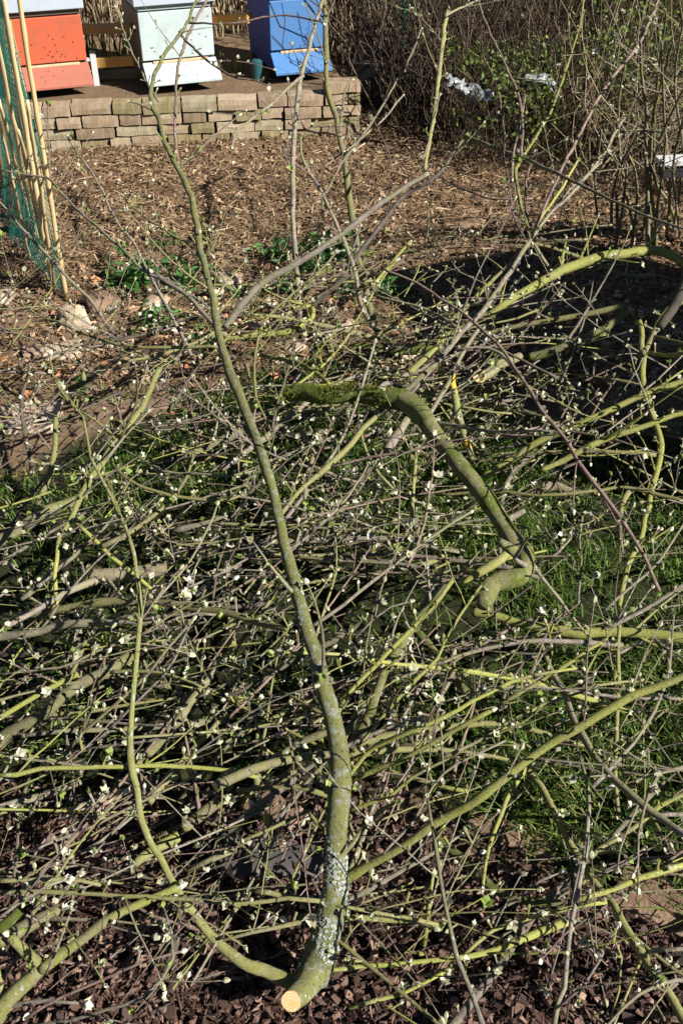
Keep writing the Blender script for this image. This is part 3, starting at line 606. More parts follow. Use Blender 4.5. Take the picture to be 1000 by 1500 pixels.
thicket('hedge', 'added tall hedge, unseen at the left, that cuts down the sky light', -6.5, -5.5, -4, 9, 3.0, 500, 16000, M['hedge_leaf'], M['darkstem'], .12, 62, rmax=.012)  # out of view, added to block part of the sky fill
thicket('hedge', 'added tall hedge, unseen behind the camera, that cuts down the sky light', -6, 3, -5.5, -4.5, 3.0, 500, 16000, M['hedge_leaf'], M['darkstem'], .12, 63, rmax=.012)  # also added unseen, to lower the fill light from the sky
thicket('daffodil_shoots', 'yellow-green upright shoots between the orange and white hives', -1.55, -1.2, 5.95, 6.1, .28, 60, 0, None, M['leaf'], .03, 56, 'plant', wob=.006, rmax=.008, lean=.12, zb=TZ - .02)
thicket('daffodil_shoots', 'little yellow-green shoots between the white and blue hives', -.72, -.55, 5.9, 6.0, .14, 26, 0, None, M['leaf'], .03, 57, 'plant', wob=.006, rmax=.006, lean=.2, zb=TZ - .02)
# dry grass tussock at right
rr_ = np.random.default_rng(61); t = empty('grass_tussock', (2.1, 4.9, 0), 'arching tussock of bleached dry grass at the upper right edge', 'grass tussock'); mb = MB()
for k in range(900):
    a = np.array([rr_.normal(0, .16), rr_.normal(0, .25), 0]); az = rr_.uniform(0, 6.28); Lh = rr_.uniform(.35, .75); o_ = np.array([math.cos(az) - .5, math.sin(az) - .4, 0]) * Lh * rr_.uniform(.3, .9); tt = np.linspace(0, 1, 7)[:, None]
    P = a + o_ * tt ** 1.7 + np.array([0, 0, 1]) * (Lh * (tt * 1.6 - tt ** 2 * rr_.uniform(.9, 1.5))); tube(mb, P, np.linspace(.0022, .0008, 7), 3, cap=False)
tag(mb.build('blade', M['straw'], t), kind='stuff')
def post(name, px, py0, py1, D, wpx, mat, label, lean=0.0, tip=None):
    a, ta = atY(px, py0, D); b, _ = atY(px, py1, D); a2 = a.copy(); r_ = wpx / 2 * ta / FPX
    mb = MB(); P = np.linspace([a[0], D, 0], [a[0] + lean, D, b[2]], 10); tube(mb, P, r_, 12, rough=.02); o = mb.build(name, mat, None, origin=P[0], loc=tuple(P[0]), smooth=False); tag(o, label, 'post')
post('metal_post', 590, 80, -60, 6.3, 9, M['greenmetal'], 'dark green metal fence post right of the black board')
post('metal_post', 893, 160, 95, 5.7, 9, M['greenmetal'], 'short green metal post at upper right', .07)
post('wooden_post', 812, 100, -60, 6.4, 15, M['postwood'], 'weathered wooden post rising behind the plastic sheet', .05)
post('wooden_stake', 560, 135, 60, 6.0, 10, M['dead'], 'leaning pale stake behind the black board', .2)
# black board, plastic sheet, plank at right
t = empty('black_box', (at(538, 158)[0][0], 5.95, 0), 'black rectangular planter standing right of the wall end', 'planter', rz=R(-22))
for nm, bx in (('front_wall', (-.11, .16, 0, .015, 0, .24)), ('back_wall', (-.11, .16, .24, .255, 0, .25)), ('side_wall', (-.128, -.112, 0, .255, 0, .245)), ('side_wall', (.162, .178, 0, .255, 0, .245)), ('soil', (-.108, .158, .018, .237, 0, .2))):
    mb = MB(); box(mb, *bx); bevel(mb.build(nm, M['black'] if nm != 'soil' else M['brownrock'], t), .003)
def film(pts, D, lab, seed, wd=.13):
    r = np.random.default_rng(seed); c = np.array([atY(px, py, D + dd)[0] for px, py, dd in pts]); P, _ = smooth_path(c, .015); n_ = len(P); k = 9
    V = []
    for i, p in enumerate(P):
        for j in range(k):
            v = (j / (k - 1) - .5); V.append(p + [r.normal(0, .004), v * wd * .9 + r.normal(0, .006), .014 * math.sin(j * 1.9 + i * .5) + v * wd * .5 + r.normal(0, .007)])
    Q = [[i * k + j, i * k + j + 1, (i + 1) * k + j + 1, (i + 1) * k + j] for i in range(n_ - 1) for j in range(k - 1)]
    o = link('plastic_film', mesh('plastic_film', V, Q, None, True, [M['sheet']])); sm = o.modifiers.new('t', 'SOLIDIFY'); sm.thickness = .001; tag(o, lab, 'plastic sheet')
film([(655, 118, 0), (680, 128, 0), (705, 140, -.05), (722, 142, -.1)], 5.12, 'crumpled strip of white plastic film left of the green shrub', 5, .07)
film([(765, 118, 0), (785, 115, 0), (805, 122, 0), (820, 140, -.05)], 5.12, 'crumpled white plastic film on the shrub below the wooden post', 6, .04)
t = empty('garden_table', (2.0, 3.95, 0), 'pale wooden board of a low table cut off by the right edge', 'table', rz=R(8))
P0, _ = at(968, 238, .42); mb = MB(); box(mb, 0, .5, 0, .07, .402, .424); bevel(mb.build('tabletop', M['crate'], t), .003); t.location = (P0[0], P0[1], 0)
mb = MB(); box(mb, .02, .5, .012, .066, .352, .400); bevel(mb.build('rail', M['black'], t), .003)
for x_ in (.28, .45): mb = MB(); box(mb, x_, x_ + .03, .02, .05, -.02, .351); mb.build('leg', M['bindark'], t)
# boarded box added out of frame to shade the right of the bed
t = empty('added_shade_box', (2.10, 1.56, 0), 'added dark boarded box, unseen at right, that casts the broad shade', 'shade caster', rz=R(21))
SX, SY, SH = .9, 1.4, 1.18
for s_ in range(8):
    z = .02 + s_ * .143
    for bx in ((0, SX, 0, .022, z, z + .137), (0, SX, SY - .022, SY, z, z + .137), (-.024, -.002, 0, SY, z, z + .136), (SX + .002, SX + .024, 0, SY, z, z + .136)):
        mb = MB(); box(mb, *bx); mb.build('board', M['bindark'], t)
for x, y in ((.05, .05), (SX - .05, .05), (.05, SY - .05), (SX - .05, SY - .05)): mb = MB(); box(mb, x - .025, x + .025, y - .025, y + .025, 0, SH); mb.build('corner_post', M['bindark'], t)
mb = MB(); box(mb, -.03, SX + .03, -.03, SY + .03, SH + .002, SH + .03); mb.build('roof', M['bindark'], t)
r = np.random.default_rng(77); mb = MB(); nl = 420
c = np.stack([r.uniform(-1.3, 1.3, nl), r.normal(3.15, .3, nl)], -1)
for (x, y) in c: leaves(mb, (x, y, float(gz(x, y)) + .008), 1, r.uniform(.02, .042), (.002, .002, .004), int(r.integers(1e6)), .15, aspect=.8)
tag(mb.build('fallen_leaf', M['red_leaf']), 'pale orange and buff fallen leaves scattered over the stony edge of the bed', 'fallen leaves', kind='stuff')

# ------------------------------------------------------------------ cut branches
def rosette(mb, p, d, size, r, m=0, n=None):
    """opening bud: a few small folded pointed leaves round a short tip"""
    p = np.asarray(p, float); d = d / (np.linalg.norm(d) + 1e-9); n = n or int(r.integers(5, 9))
    a = np.cross(d, [0.3, 0.2, .9]); a /= np.linalg.norm(a) + 1e-9; b = np.cross(d, a); op = r.uniform(.25, .95); V = []; T = []
    for k in range(n):
        ph = 6.283 * k / n + r.uniform(-.4, .4); o_ = op * r.uniform(.5, 1.3); rad = math.cos(ph) * a + math.sin(ph) * b
        l = d * math.cos(o_) + rad * math.sin(o_); s = np.cross(l, rad); s = s / (np.linalg.norm(s) + 1e-9); L = size * r.uniform(.6, 1.15); wv = L * r.uniform(.30, .48); q = len(V)
        mid = p + l * L * .5 - rad * L * .06
        V += [p, mid + s * wv + rad * L * .05, p + l * L + rad * L * .15, mid - s * wv + rad * L * .05, mid]; T += [[q, q + 1, q + 4], [q + 1, q + 2, q + 4], [q + 2, q + 3, q + 4], [q + 3, q, q + 4]]
    mb.add(V, None, T, m=m)
def closed_bud(mb, p, d, size, r, m=0):
    d = d / (np.linalg.norm(d) + 1e-9); tube(mb, np.array([p, p + d * size * .35, p + d * size * .75, p + d * size]), np.array([.16, .36, .26, .05]) * size, 5, m=m, rough=.05)
def buds_along(mb, P, rad, r, gap, big=1.0, tipbud=True, barkm=2):
    L = np.concatenate([[0], np.cumsum(np.linalg.norm(np.diff(P, axis=0), axis=1))]); s = r.uniform(.3, 1) * gap
    while s < L[-1] - .01:
        i = min(len(P) - 2, max(0, int(np.searchsorted(L, s)) - 1)); tn = P[i + 1] - P[i]; tn /= np.linalg.norm(tn) + 1e-9
        o_ = np.cross(tn, r.normal(0, 1, 3) + [0, 0, .0]); o_ /= np.linalg.norm(o_) + 1e-9
        if o_[2] < -.3: o_ = -o_
        d = o_ * .8 + tn * .5 + np.array([0, 0, .25]); d /= np.linalg.norm(d); q = P[i] + o_ * rad[i] * .8; sl = r.uniform(.004, .022)
        tube(mb, np.array([q - o_ * rad[i] * .3, q + d * sl * .5, q + d * sl]), np.array([.0022, .0018, .0024]), 5, m=barkm, cap=False)
        u = r.random()
        if u < .12:
            for z_ in range(3): rosette(mb, q + d * sl, d + r.normal(0, .5, 3), r.uniform(.006, .012) * big, r, m=0 if z_ else 1)
        elif u < .28: rosette(mb, q + d * sl, d, r.uniform(.008, .0155) * big, r, m=0 if r.random() < .74 else 1)
        elif u < .62: closed_bud(mb, q + d * sl, d, r.uniform(.007, .012) * big, r, m=0 if r.random() < .6 else 2)
        s += gap * (r.uniform(.3, .8) if r.random() < .35 else r.uniform(1.0, 2.4))
    if tipbud:
        tn = P[-1] - P[-2]; tn /= np.linalg.norm(tn) + 1e-9
        if r.random() < .6: rosette(mb, P[-1], tn, r.uniform(.009, .017) * big, r, m=0 if r.random() < .78 else 1)
        else: closed_bud(mb, P[-1], tn, .013 * big, r, 0)
def grow(P, rad, t, r, L, up=.35, side=None, ang=(30, 65)):
    """path of a shoot leaving path P at fraction t"""
    i = int(np.clip(t * (len(P) - 1), 1, len(P) - 2)); tn = P[i + 1] - P[i - 1]; tn /= np.linalg.norm(tn) + 1e-9
    o_ = np.cross(tn, r.normal(0, 1, 3)); o_ /= np.linalg.norm(o_) + 1e-9; o_[2] = o_[2] * .5 + up * .6
    a = R(r.uniform(*ang)); d = tn * math.cos(a) + o_ * math.sin(a); d /= np.linalg.norm(d); n = max(5, int(L / .03)); Q = [P[i].copy()]
    cur = r.normal(0, .05, 3) + [0, 0, .02 * up]
    for k in range(n):
        d = d + cur * .5 + r.normal(0, .055, 3); d /= np.linalg.norm(d); Q.append(Q[-1] + d * L / n)
        if Q[-1][2] < .02: Q[-1][2] = .02 + .004 * r.random(); d[2] = abs(d[2]) * .5
    return np.array(Q), i
def nodes(rad, P, r, amt=.16):
    """swollen nodes and slow thickening and thinning along a shoot"""
    n = len(rad); out = rad * (1 + .05 * np.sin(np.arange(n) * .7 + r.uniform(0, 6)))
    if rad.max() > .009:
        x = np.arange(n); lowf = np.sin(x * .31 + r.uniform(0, 6)) + .7 * np.sin(x * .83 + r.uniform(0, 6)) + .5 * r.normal(0, 1, n); out *= 1 + .035 * lowf
        for c_ in r.uniform(0, n, max(1, n // 14)): out *= 1 + r.uniform(.08, .2) * np.exp(-((x - c_) / 1.1) ** 2)
        return out
    k = r.random(n) < .16; out[k] *= 1 + amt * r.uniform(.5, 1.6, k.sum()); return out
def relief(P, rad, k, r, step=.009):
    L = np.concatenate([[0], np.cumsum(np.linalg.norm(np.diff(P, axis=0), axis=1))]); n = int(min(420, max(4, L[-1] / step))); s = np.linspace(0, L[-1], n)
    Q = np.stack([np.interp(s, L, P[:, c]) for c in range(3)], -1)
    kk = np.array([.25, .5, .25]); 
    for c in range(3): Q[1:-1, c] = np.convolve(Q[:, c], kk, 'valid')
    R_ = np.interp(s, L, rad); a = np.arange(k) * 2 * math.pi / k; sd = int(r.integers(1e6)); A, S_ = np.meshgrid(a, s)
    f = fbm(np.cos(A) * 1.1 + S_ * 22, np.sin(A) * 1.1 - S_ * 15, 1.6, sd); g = fbm(np.cos(A) * 1.3 + S_ * 60, np.sin(A) * 1.3 + S_ * 47, 2.6, sd + 1)
    am = 1.0 if rad.max() < .011 else 1.7
    return Q, R_, 1 + am * (.045 * f + .03 * g) + .012 * r.normal(0, 1, A.shape)
SHOOTCOL = {'lichen': 'olive', 'scaly': 'olive', 'moss': 'olive', 'halfmoss': 'grey', 'orange': 'grey', 'dead': 'grey'}
counter = [0]
def make_branch(name, label, cat, mat, P, rad, r, ns, gap, cut=False, group=None, shoots=None, lmul=1.0, big=1.0, shoot_r=(.3, .5), tipbud=True, up=.35):
    base = P[0].copy(); root = empty(name, tuple(base), label, cat, group); loc0 = base
    k = 14 if rad.max() > .012 else (9 if rad.max() > .005 else 6); rad = nodes(rad, P, r)
    Pt, rt, rel = P, rad, None
    if rad.max() > .007: Pt, rt, rel = relief(P, rad, 16, r); k = 16
    mb = MB(); tube(mb, Pt, rt, k, rough=.012 if rel is not None else .07, capm=1 if cut else None, rel=rel); o = mb.build('stem', [M[mat], M['sawn']], root, origin=loc0, smooth=True)
    bm_ = MB(); bm_.add([[0, 0, 0]]); bm_.V = []; bm_.n = 0
    if gap: buds_along(bm_, P[len(P) // 4:], rad[len(P) // 4:], r, gap * 1.4, big, tipbud and rad[-1] < .004)
    sm = SHOOTCOL.get(mat, mat)
    for q in range(ns):
        t = r.uniform(.12, .95); i0 = int(t * (len(P) - 1)); rp = rad[i0]; sr = min(rp * r.uniform(*shoot_r), .0055); sr = max(sr, .0013)
        L = r.uniform(.10, .42) * lmul * (1 if sr > .002 else .7); Q, _ = grow(P, rad, t, r, L, up); rr2 = nodes(np.linspace(sr, max(.0009, sr * .35), len(Q)), Q, r)
        mm = MB(); tube(mm, Q, rr2, 6); s_m = sm if r.random() < .55 else ('red' if r.random() < .35 else 'grey'); mm.build('side_shoot', M[s_m], root, origin=loc0, smooth=True)
        if gap: buds_along(bm_, Q, rr2, r, gap, big)
    for Q, w_, s_m, sub in (shoots or []):
        rr2 = nodes(w_, Q, r); mm = MB()
        if rr2.max() > .007: Qa, Ra, Rl = relief(Q, rr2, 14, r); tube(mm, Qa, Ra, 14, rough=.012, rel=Rl)
        else: tube(mm, Q, rr2, 8)
        sb_ = mm.build('side_branch', M[s_m], root, origin=loc0, smooth=True)
        if gap: buds_along(bm_, Q, rr2, r, gap, big)
        for z in range(sub):
            t = r.uniform(.25, .97); L = r.uniform(.08, .28); Q2, _ = grow(Q, rr2, t, r, L, up); r3 = np.linspace(.0018, .0009, len(Q2)); mm = MB(); tube(mm, Q2, r3, 6); mm.build('side_shoot', M['grey' if r.random() < .6 else 'red'], sb_, origin=loc0, smooth=True)
            if gap: buds_along(bm_, Q2, r3, r, gap, big)
    if bm_.V: tag(bm_.build('bud', [M['bud'], M['leaf'], M[sm]], root, origin=loc0), kind='stuff')
    return root
def trace(pts, ws, hs, r, wob=.5):
    """a run of photograph points, widths in photograph pixels and heights above ground, as a smooth 3D path with radii"""
    pp = [tuple(map(float, s.split(','))) for s in pts.split()]; A = np.array(pp); L = np.concatenate([[0], np.cumsum(np.hypot(*np.diff(A, axis=0).T))]); L /= L[-1]
    H = np.interp(L, np.linspace(0, 1, len(hs)), hs); Wd = np.interp(L, np.linspace(0, 1, len(ws)), ws); P = []; Rd = []
    for (x, y), h, w_ in zip(pp, H, Wd):
        p, t = at(x, y, h); P.append(p); Rd.append(w_ / 2 * t / FPX)
    Q, par = smooth_path(np.array(P), .028); rad = np.interp(par, np.concatenate([[0], np.cumsum(np.linalg.norm(np.diff(np.array(P), axis=0), axis=1))]) / np.linalg.norm(np.diff(np.array(P), axis=0), axis=1).sum(), Rd)
    jit = np.cumsum(r.normal(0, 1, Q.shape), 0); jit -= np.linspace(0, 1, len(Q))[:, None] * jit[-1]; Q = Q + jit * .0011 * wob
    gzq = gz(Q[:, 0], Q[:, 1]); low = Q[:, 2] < gzq + rad * .6; Q[low, 2] = (gzq + rad * .6)[low]
    return Q, np.maximum(rad, .0010)
def B(label, mat, pts, ws, hs, ns=3, gap=.05, cut=False, subs=None, lmul=1.0, cat=None, name=None, tip=True, big=1.0, up=.35):
    r = np.random.default_rng(1000 + counter[0]); counter[0] += 1
    f_ = 1.0 if max(ws) > 45 else .82
    P, rad = trace(pts, [v * f_ for v in ws], hs, r, 2.2 if max(ws) > 10 else 1.2); sh = []
    for s in (subs or []):
        q, w_ = trace(s[1], [v * .85 for v in s[2]], s[3], r, 1.5); sh.append((q, w_, s[0], s[4] if len(s) > 4 else 1))
    mw = max(ws)
    cat = cat or ('log' if mw >= 17 and not gap else ('limb' if mw >= 17 else ('branch' if mw >= 6 else 'twig')))
    name = name or {'log': 'cut_log', 'limb': 'cut_limb', 'branch': 'cut_branch', 'twig': 'cut_twig'}[cat]
    return make_branch(name, label, cat, mat, P, rad, r, ns, gap, cut, None, sh, lmul, big, tipbud=tip, up=up)

# --- the long limb in the middle, with its forks
B('longest lichened limb, rising from a round sawn base to the white beehive', 'scaly',
  '458,1432 470,1390 478,1330 485,1270 488,1200 495,1140 494,1110 483,1060 465,1000 450,950 430,880 415,810 398,740 385,690 372,630 352,570 333,500 322,450 310,390 298,330 283,280 262,240 245,200 232,150 235,115 250,75 270,45 285,10 292,-20',
  [48, 39, 33, 28, 22, 19, 16.5, 15, 13, 12, 10, 8.5, 7, 5, 3.5], [.06, .18, .28, .34, .40, .45, .50, .56, .62, .70, .80, .90, .98], ns=9, gap=.07, lmul=.7, cut=False, subs=[
   ('yellow', '497,1290 540,1270 600,1235 640,1205 680,1185 740,1140 800,1095 850,1065 900,1038 950,1010 1012,984', [16, 15, 15, 15, 13], [.16, .28, .38, .46, .52], 4),
   ('yellow', '503,1148 533,1104 590,1076 650,1050 694,1026 750,998 800,985 850,978', [9, 9, 8, 6, 4], [.26, .4, .46, .5], 3),
   ('yellow', '506,1150 558,1126 606,1106 662,1074 698,1054 718,1042', [10, 9, 8, 7], [.24, .33, .4], 1),
   ('yellow', '505,1190 574,1166 606,1138 682,1094 742,1064', [7, 6, 5, 4], [.22, .3, .38], 2),
   ('olive', '425,922 400,914 328,894 280,886 240,880 204,880 152,878 108,886 36,900', [10, 11, 12, 13, 12], [.40, .34, .28, .22], 2),
   ('grey', '448,922 500,885 546,848 574,828 638,784 686,752', [7, 6, 5, 4], [.4, .46, .5], 2),
   ('grey', '333,480 355,450 390,415 440,385 500,345 550,305 590,275 622,257', [13, 12, 11, 9, 8], [.52, .6, .66, .7], 3),
   ('grey', '330,492 320,480 295,455 275,435 240,410 210,395 175,365 140,335 100,297 75,265 55,258 0,249', [8, 7, 6, 5, 4, 3], [.5, .55, .58, .6], 2),
   ('red', '262,240 257,180 258,140 262,95 275,50 300,5 310,-15', [6, 5, 5, 4], [.64, .78, .95], 1),
   ('red', '262,46 290,75 320,100 350,115 378,119 392,126', [4, 4, 3], [.88, .86], 1),
   ('red', '276,33 310,36 350,35 385,27 420,25 474,33', [3.5, 3, 3], [.9, .92], 0),
   ('grey', '233,150 212,110 185,50 168,0 160,-20', [4, 3, 3], [.78, .9], 1),
   ('olive', '304,355 268,352 230,330 190,300 184,285', [4, 3, 3], [.56, .58], 1),
   ('olive', '480,1222 454,1194 450,1190 398,1214 358,1230', [7, 7, 6, 5], [.2, .22], 0),
   ('olive', '486,1386 502,1380 514,1362 510,1342', [6, 5, 4], [.1, .18], 0)])
# sawn stub at its foot
r_ = np.random.default_rng(5); root = [o for o in bpy.data.objects if o.name == 'cut_limb'][0]
q, w_ = trace('468,1405 456,1432 443,1452 427,1466', [46, 44, 38, 31], [.09, .075, .085, .115], r_)
d_ = q[-1] - q[-2]; mb = MB(); tube(mb, q, w_, 18, rough=.03); mb.build('sawn_foot', M['scaly'], root, origin=np.array(root.location), smooth=True)
def disc(P, rad, parent, face=None, name='sawn_end', k=22):
    """pale flat sawn face with a slightly uneven bark rim, facing the way the branch was cut"""
    d = (P[0] - P[2]) if face is None else np.asarray(face, float); d = d / np.linalg.norm(d); a = np.cross(d, [0, .3, 1.0]); a /= np.linalg.norm(a); b = np.cross(d, a)
    ph = np.arange(k) * 6.2832 / k; rr = rad * (1 + .03 * np.sin(3 * ph + 1) + .015 * rng.normal(0, 1, k)); c = P[0] + d * .0005
    rim = c + rr[:, None] * (np.cos(ph)[:, None] * a + np.sin(ph)[:, None] * b); back = rim - d * .006; top = rim + d * .0025
    V = np.vstack([back, top, [c + d * .0025]]); j = np.arange(k); j2 = (j + 1) % k
    mb = MB(); mb.add(V, np.stack([j, j2, k + j2, k + j], -1), np.stack([k + j, k + j2, np.full(k, 2 * k)], -1)); o = mb.build(name, M['sawn'], parent, origin=c); o.location = Vector(c) - parent.location; return o
disc(q[::-1], w_[-1] * .95, root, face=(-.25, -.62, .75))

r = np.random.default_rng(19); q_, w__ = trace('458,1432 470,1390 478,1330 485,1270 488,1200 495,1140 494,1110 483,1060 465,1000', [48, 43, 38, 35, 32, 29, 27, 24, 21], [.06, .10, .16, .20, .24, .28, .32], r, 0)
L_ = np.array([o.matrix_world.translation for o in [root]]); st_ = [c for c in root.children if c.name.startswith('stem')][0].data; nv_ = len(st_.vertices); co_ = np.empty(nv_ * 3); st_.vertices.foreach_get('co', co_); co_ = co_.reshape(-1, 3); no_ = np.empty(nv_ * 3); st_.vertices.foreach_get('normal', no_); no_ = no_.reshape(-1, 3)
near = np.where((np.linalg.norm(co_, axis=1) < 1.0) & (fbm(co_[:, 0] + co_[:, 2], co_[:, 1] * 1.3 - co_[:, 2], 26, 8) > -.1 + .9 * np.linalg.norm(co_, axis=1)))[0]
pick = r.choice(near, 2600) if len(near) else near; tn_ = np.cross(no_[pick], r.normal(0, 1, (len(pick), 3))); tn_ /= np.linalg.norm(tn_, axis=1)[:, None]; bn_ = np.cross(no_[pick], tn_); c_ = co_[pick] + tn_ * r.normal(0, .002, (len(pick), 1)) + bn_ * r.normal(0, .002, (len(pick), 1)) + no_[pick] * .0004
z_ = r.uniform(.0012, .0032, (len(pick), 1)); an_ = np.linspace(0, 6.283, 6)[:-1]; V = np.stack([c_ + no_[pick] * .0012] + [c_ + z_ * r.uniform(.6, 1.2, z_.shape) * (tn_ * math.cos(a) + bn_ * math.sin(a)) + no_[pick] * r.uniform(-.0004, .0016, z_.shape) for a in an_], 1).reshape(-1, 3); k_ = np.arange(len(pick))[:, None] * 6
mb = MB(); mb.add(V, None, np.concatenate([k_ + np.array([[0, 1 + a, 1 + (a + 1) % 5]]) for a in range(5)])); M['crust'] = simple('lichen_crust', [(0, (.17, .19, .16)), (.5, (.27, .30, .26)), (1, (.42, .43, .36))], 60, 'island', .95, .1, 0)
tag(mb.build('lichen', M['crust'], root), kind='stuff')

B('second long lichened limb, forking off at the sawn base and curving up the left', 'lichen',
  '436,1440 412,1430 384,1414 360,1410 348,1404 320,1386 296,1360 280,1338 260,1310 244,1282 232,1254 218,1230 204,1190 196,1150 192,1130 188,1106 186,1074 187,1030 192,970 196,930 200,890 196,850 188,792 172,756 160,728 140,688 128,648 116,616 88,572 76,540 74,520',
  [27, 20, 16, 14, 12.5, 11.5, 11, 10, 9, 8, 7, 6, 5, 4, 3], [.07, .12, .22, .32, .40, .46, .52, .56], ns=9, gap=.055, lmul=.7)
m3 = B('bent mossy log with a knee-shaped crook, lying across the centre right of the pile', 'halfmoss',
  '590,586 608,600 630,630 660,665 690,700 720,740 740,775 752,792 770,812 772,832 757,846 735,850 716,858', [35, 32, 34, 30, 32, 29, 34, 30, 37, 30, 36, 31], [.40, .40, .36, .32, .30], ns=3, gap=0, subs=[
   ('moss', '416,576 450,573 480,580 515,576 550,582 592,587', [22, 31, 27, 34, 32, 37], [.34, .38, .40], 0),
   ('halfmoss', '722,855 712,868 709,880 707,890', [30, 40, 36, 24], [.31, .29], 0), ('halfmoss', '755,808 742,800 730,792', [22, 18, 12], [.33, .35], 0), ('halfmoss', '648,652 662,640 668,630', [16, 11, 6], [.39, .42], 0),
   ('grey', '735,765 760,752 768,748', [16, 12, 8], [.34, .36], 0)], cat='log', name='cut_log')
r = np.random.default_rng(9); q_, w__ = trace('416,576 450,573 480,580 515,576 550,582 592,587', [18, 26, 23, 29, 27, 31], [.34, .38, .40], r, 0); nb = 5200
i_ = r.integers(1, len(q_) - 1, nb); f_ = r.random(nb)[:, None]; tn_ = q_[i_] - q_[i_ - 1]; c_ = q_[i_ - 1] + tn_ * f_; tn_ /= np.linalg.norm(tn_, axis=1)[:, None]
up_ = np.cross(tn_, np.cross([0, 0, 1.0], tn_)); up_ /= np.linalg.norm(up_, axis=1)[:, None]; sd_ = np.cross(tn_, up_); ph_ = r.normal(0, 1.0, nb)[:, None]; o__ = up_ * np.cos(ph_) + sd_ * np.sin(ph_)
keep = fbm(c_[:, 0] + ph_[:, 0] * .05, c_[:, 1] * 2, 25, 3) > -.1; c_, o__, tn_, ii_ = c_[keep], o__[keep], tn_[keep], i_[keep]; b_ = c_ + o__ * (w__[ii_] * .95)[:, None]; s_ = np.cross(o__, r.normal(0, 1, o__.shape)); s_ /= np.linalg.norm(s_, axis=1)[:, None]
h_ = r.uniform(.003, .008, len(b_))[:, None]; V = np.stack([b_ - s_ * .0012, b_ + s_ * .0012, b_ + o__ * h_ + s_ * h_ * .4 + r.normal(0, .001, b_.shape)], 1).reshape(-1, 3); mb = MB(); mb.add(V, None, np.arange(len(V)).reshape(-1, 3)); M['mossfuzz'] = simple('moss', [(0, (.05, .06, .01)), (.5, (.13, .15, .025)), (1, (.24, .25, .06))], 20, 'island', .9, .1, 0)
tag(mb.build('moss', M['mossfuzz'], m3, origin=np.array(m3.location)), kind='stuff')
B('yellow-green stub crossing under the crook of the bent mossy log', 'yellow', '678,852 702,838 730,820 744,806 734,789 729,768', [7, 15, 15, 13, 10], [.2, .24, .25], 1, 0)
B('straight bright olive log lying level across the lawn at the right edge', 'yellow', '692,897 769,915 825,924 895,924 947,929 1008,936', [17, 18, 19, 19, 18], [.14, .16, .18], 4, .12, lmul=.7, cat='log', name='cut_log')
B('thick arched olive limb curving over the dark shade at the right', 'yellow', '600,545 640,508 662,484 716,457 743,439 784,416 820,398 856,385 892,376 932,371 964,369 986,378 1008,390', [10, 11, 12, 14, 16, 17, 17, 16], [.28, .36, .44, .48, .5, .45], 8, .06, lmul=.7, cat='limb')
B('bright olive branch rising from the lawn to the right edge, upper one of the two', 'yellow', '706,698 734,680 762,663 790,645 825,630 860,612 888,600 930,580 1008,552', [13, 12, 12, 11, 10], [.15, .3, .4], 6, .06)
B('bright olive branch rising to the right edge, lower one of the two', 'yellow', '793,688 825,675 860,660 902,640 947,625 1008,604', [9, 11, 10, 9], [.28, .36, .42], 4, .06)
B('slim level olive branch crossing the lawn right of the bent log', 'olive', '640,726 720,722 790,726 860,721 912,715 947,721 1008,737', [5, 6, 6, 7, 7], [.24, .3, .3], 4, .05)
B('upright olive branch with many spurs near the right edge', 'yellow', '905,890 916,838 933,796 940,761 951,719 965,684 970,646 964,619 946,565 941,515 935,470', [9, 10, 10, 11, 12, 9], [.16, .24, .32, .4], 8, .05, lmul=.6)
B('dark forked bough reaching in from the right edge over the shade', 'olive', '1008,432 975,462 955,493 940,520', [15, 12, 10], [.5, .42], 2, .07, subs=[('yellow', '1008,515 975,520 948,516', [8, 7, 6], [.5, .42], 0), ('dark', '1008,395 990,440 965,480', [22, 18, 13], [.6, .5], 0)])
B('thick grey olive log segment in the shade under the arched limb', 'halfmoss', '775,522 820,515 856,502 883,488 919,457', [15, 17, 15, 13], [.26, .3, .34], 3, .07, cat='limb')
B('long violet-grey twig arching from the dark shadow down to the right', 'red', '559,394 613,416 649,439 685,466 716,493 739,515 761,547 779,574 802,610 833,646 846,670 874,705 895,736 912,761 930,792 942,812 965,866', [3.5, 4.5, 5, 6, 7, 8, 8, 7], [.62, .58, .52, .44], 6, .06, lmul=.6)
B('grey curved twig beside the long violet-grey one, above the pale cut end', 'grey', '667,511 698,509 730,518 752,538 770,566', [4, 5, 6, 5], [.5, .5], 1, .05)
B('long pale bare twig slanting down to the right edge before the green bush', 'grey', '680,198 720,215 765,232 800,250 850,275 900,298 960,325 1008,337', [6, 6, 5.5, 5, 4], [.62, .66, .7], 4, .06, lmul=.5)
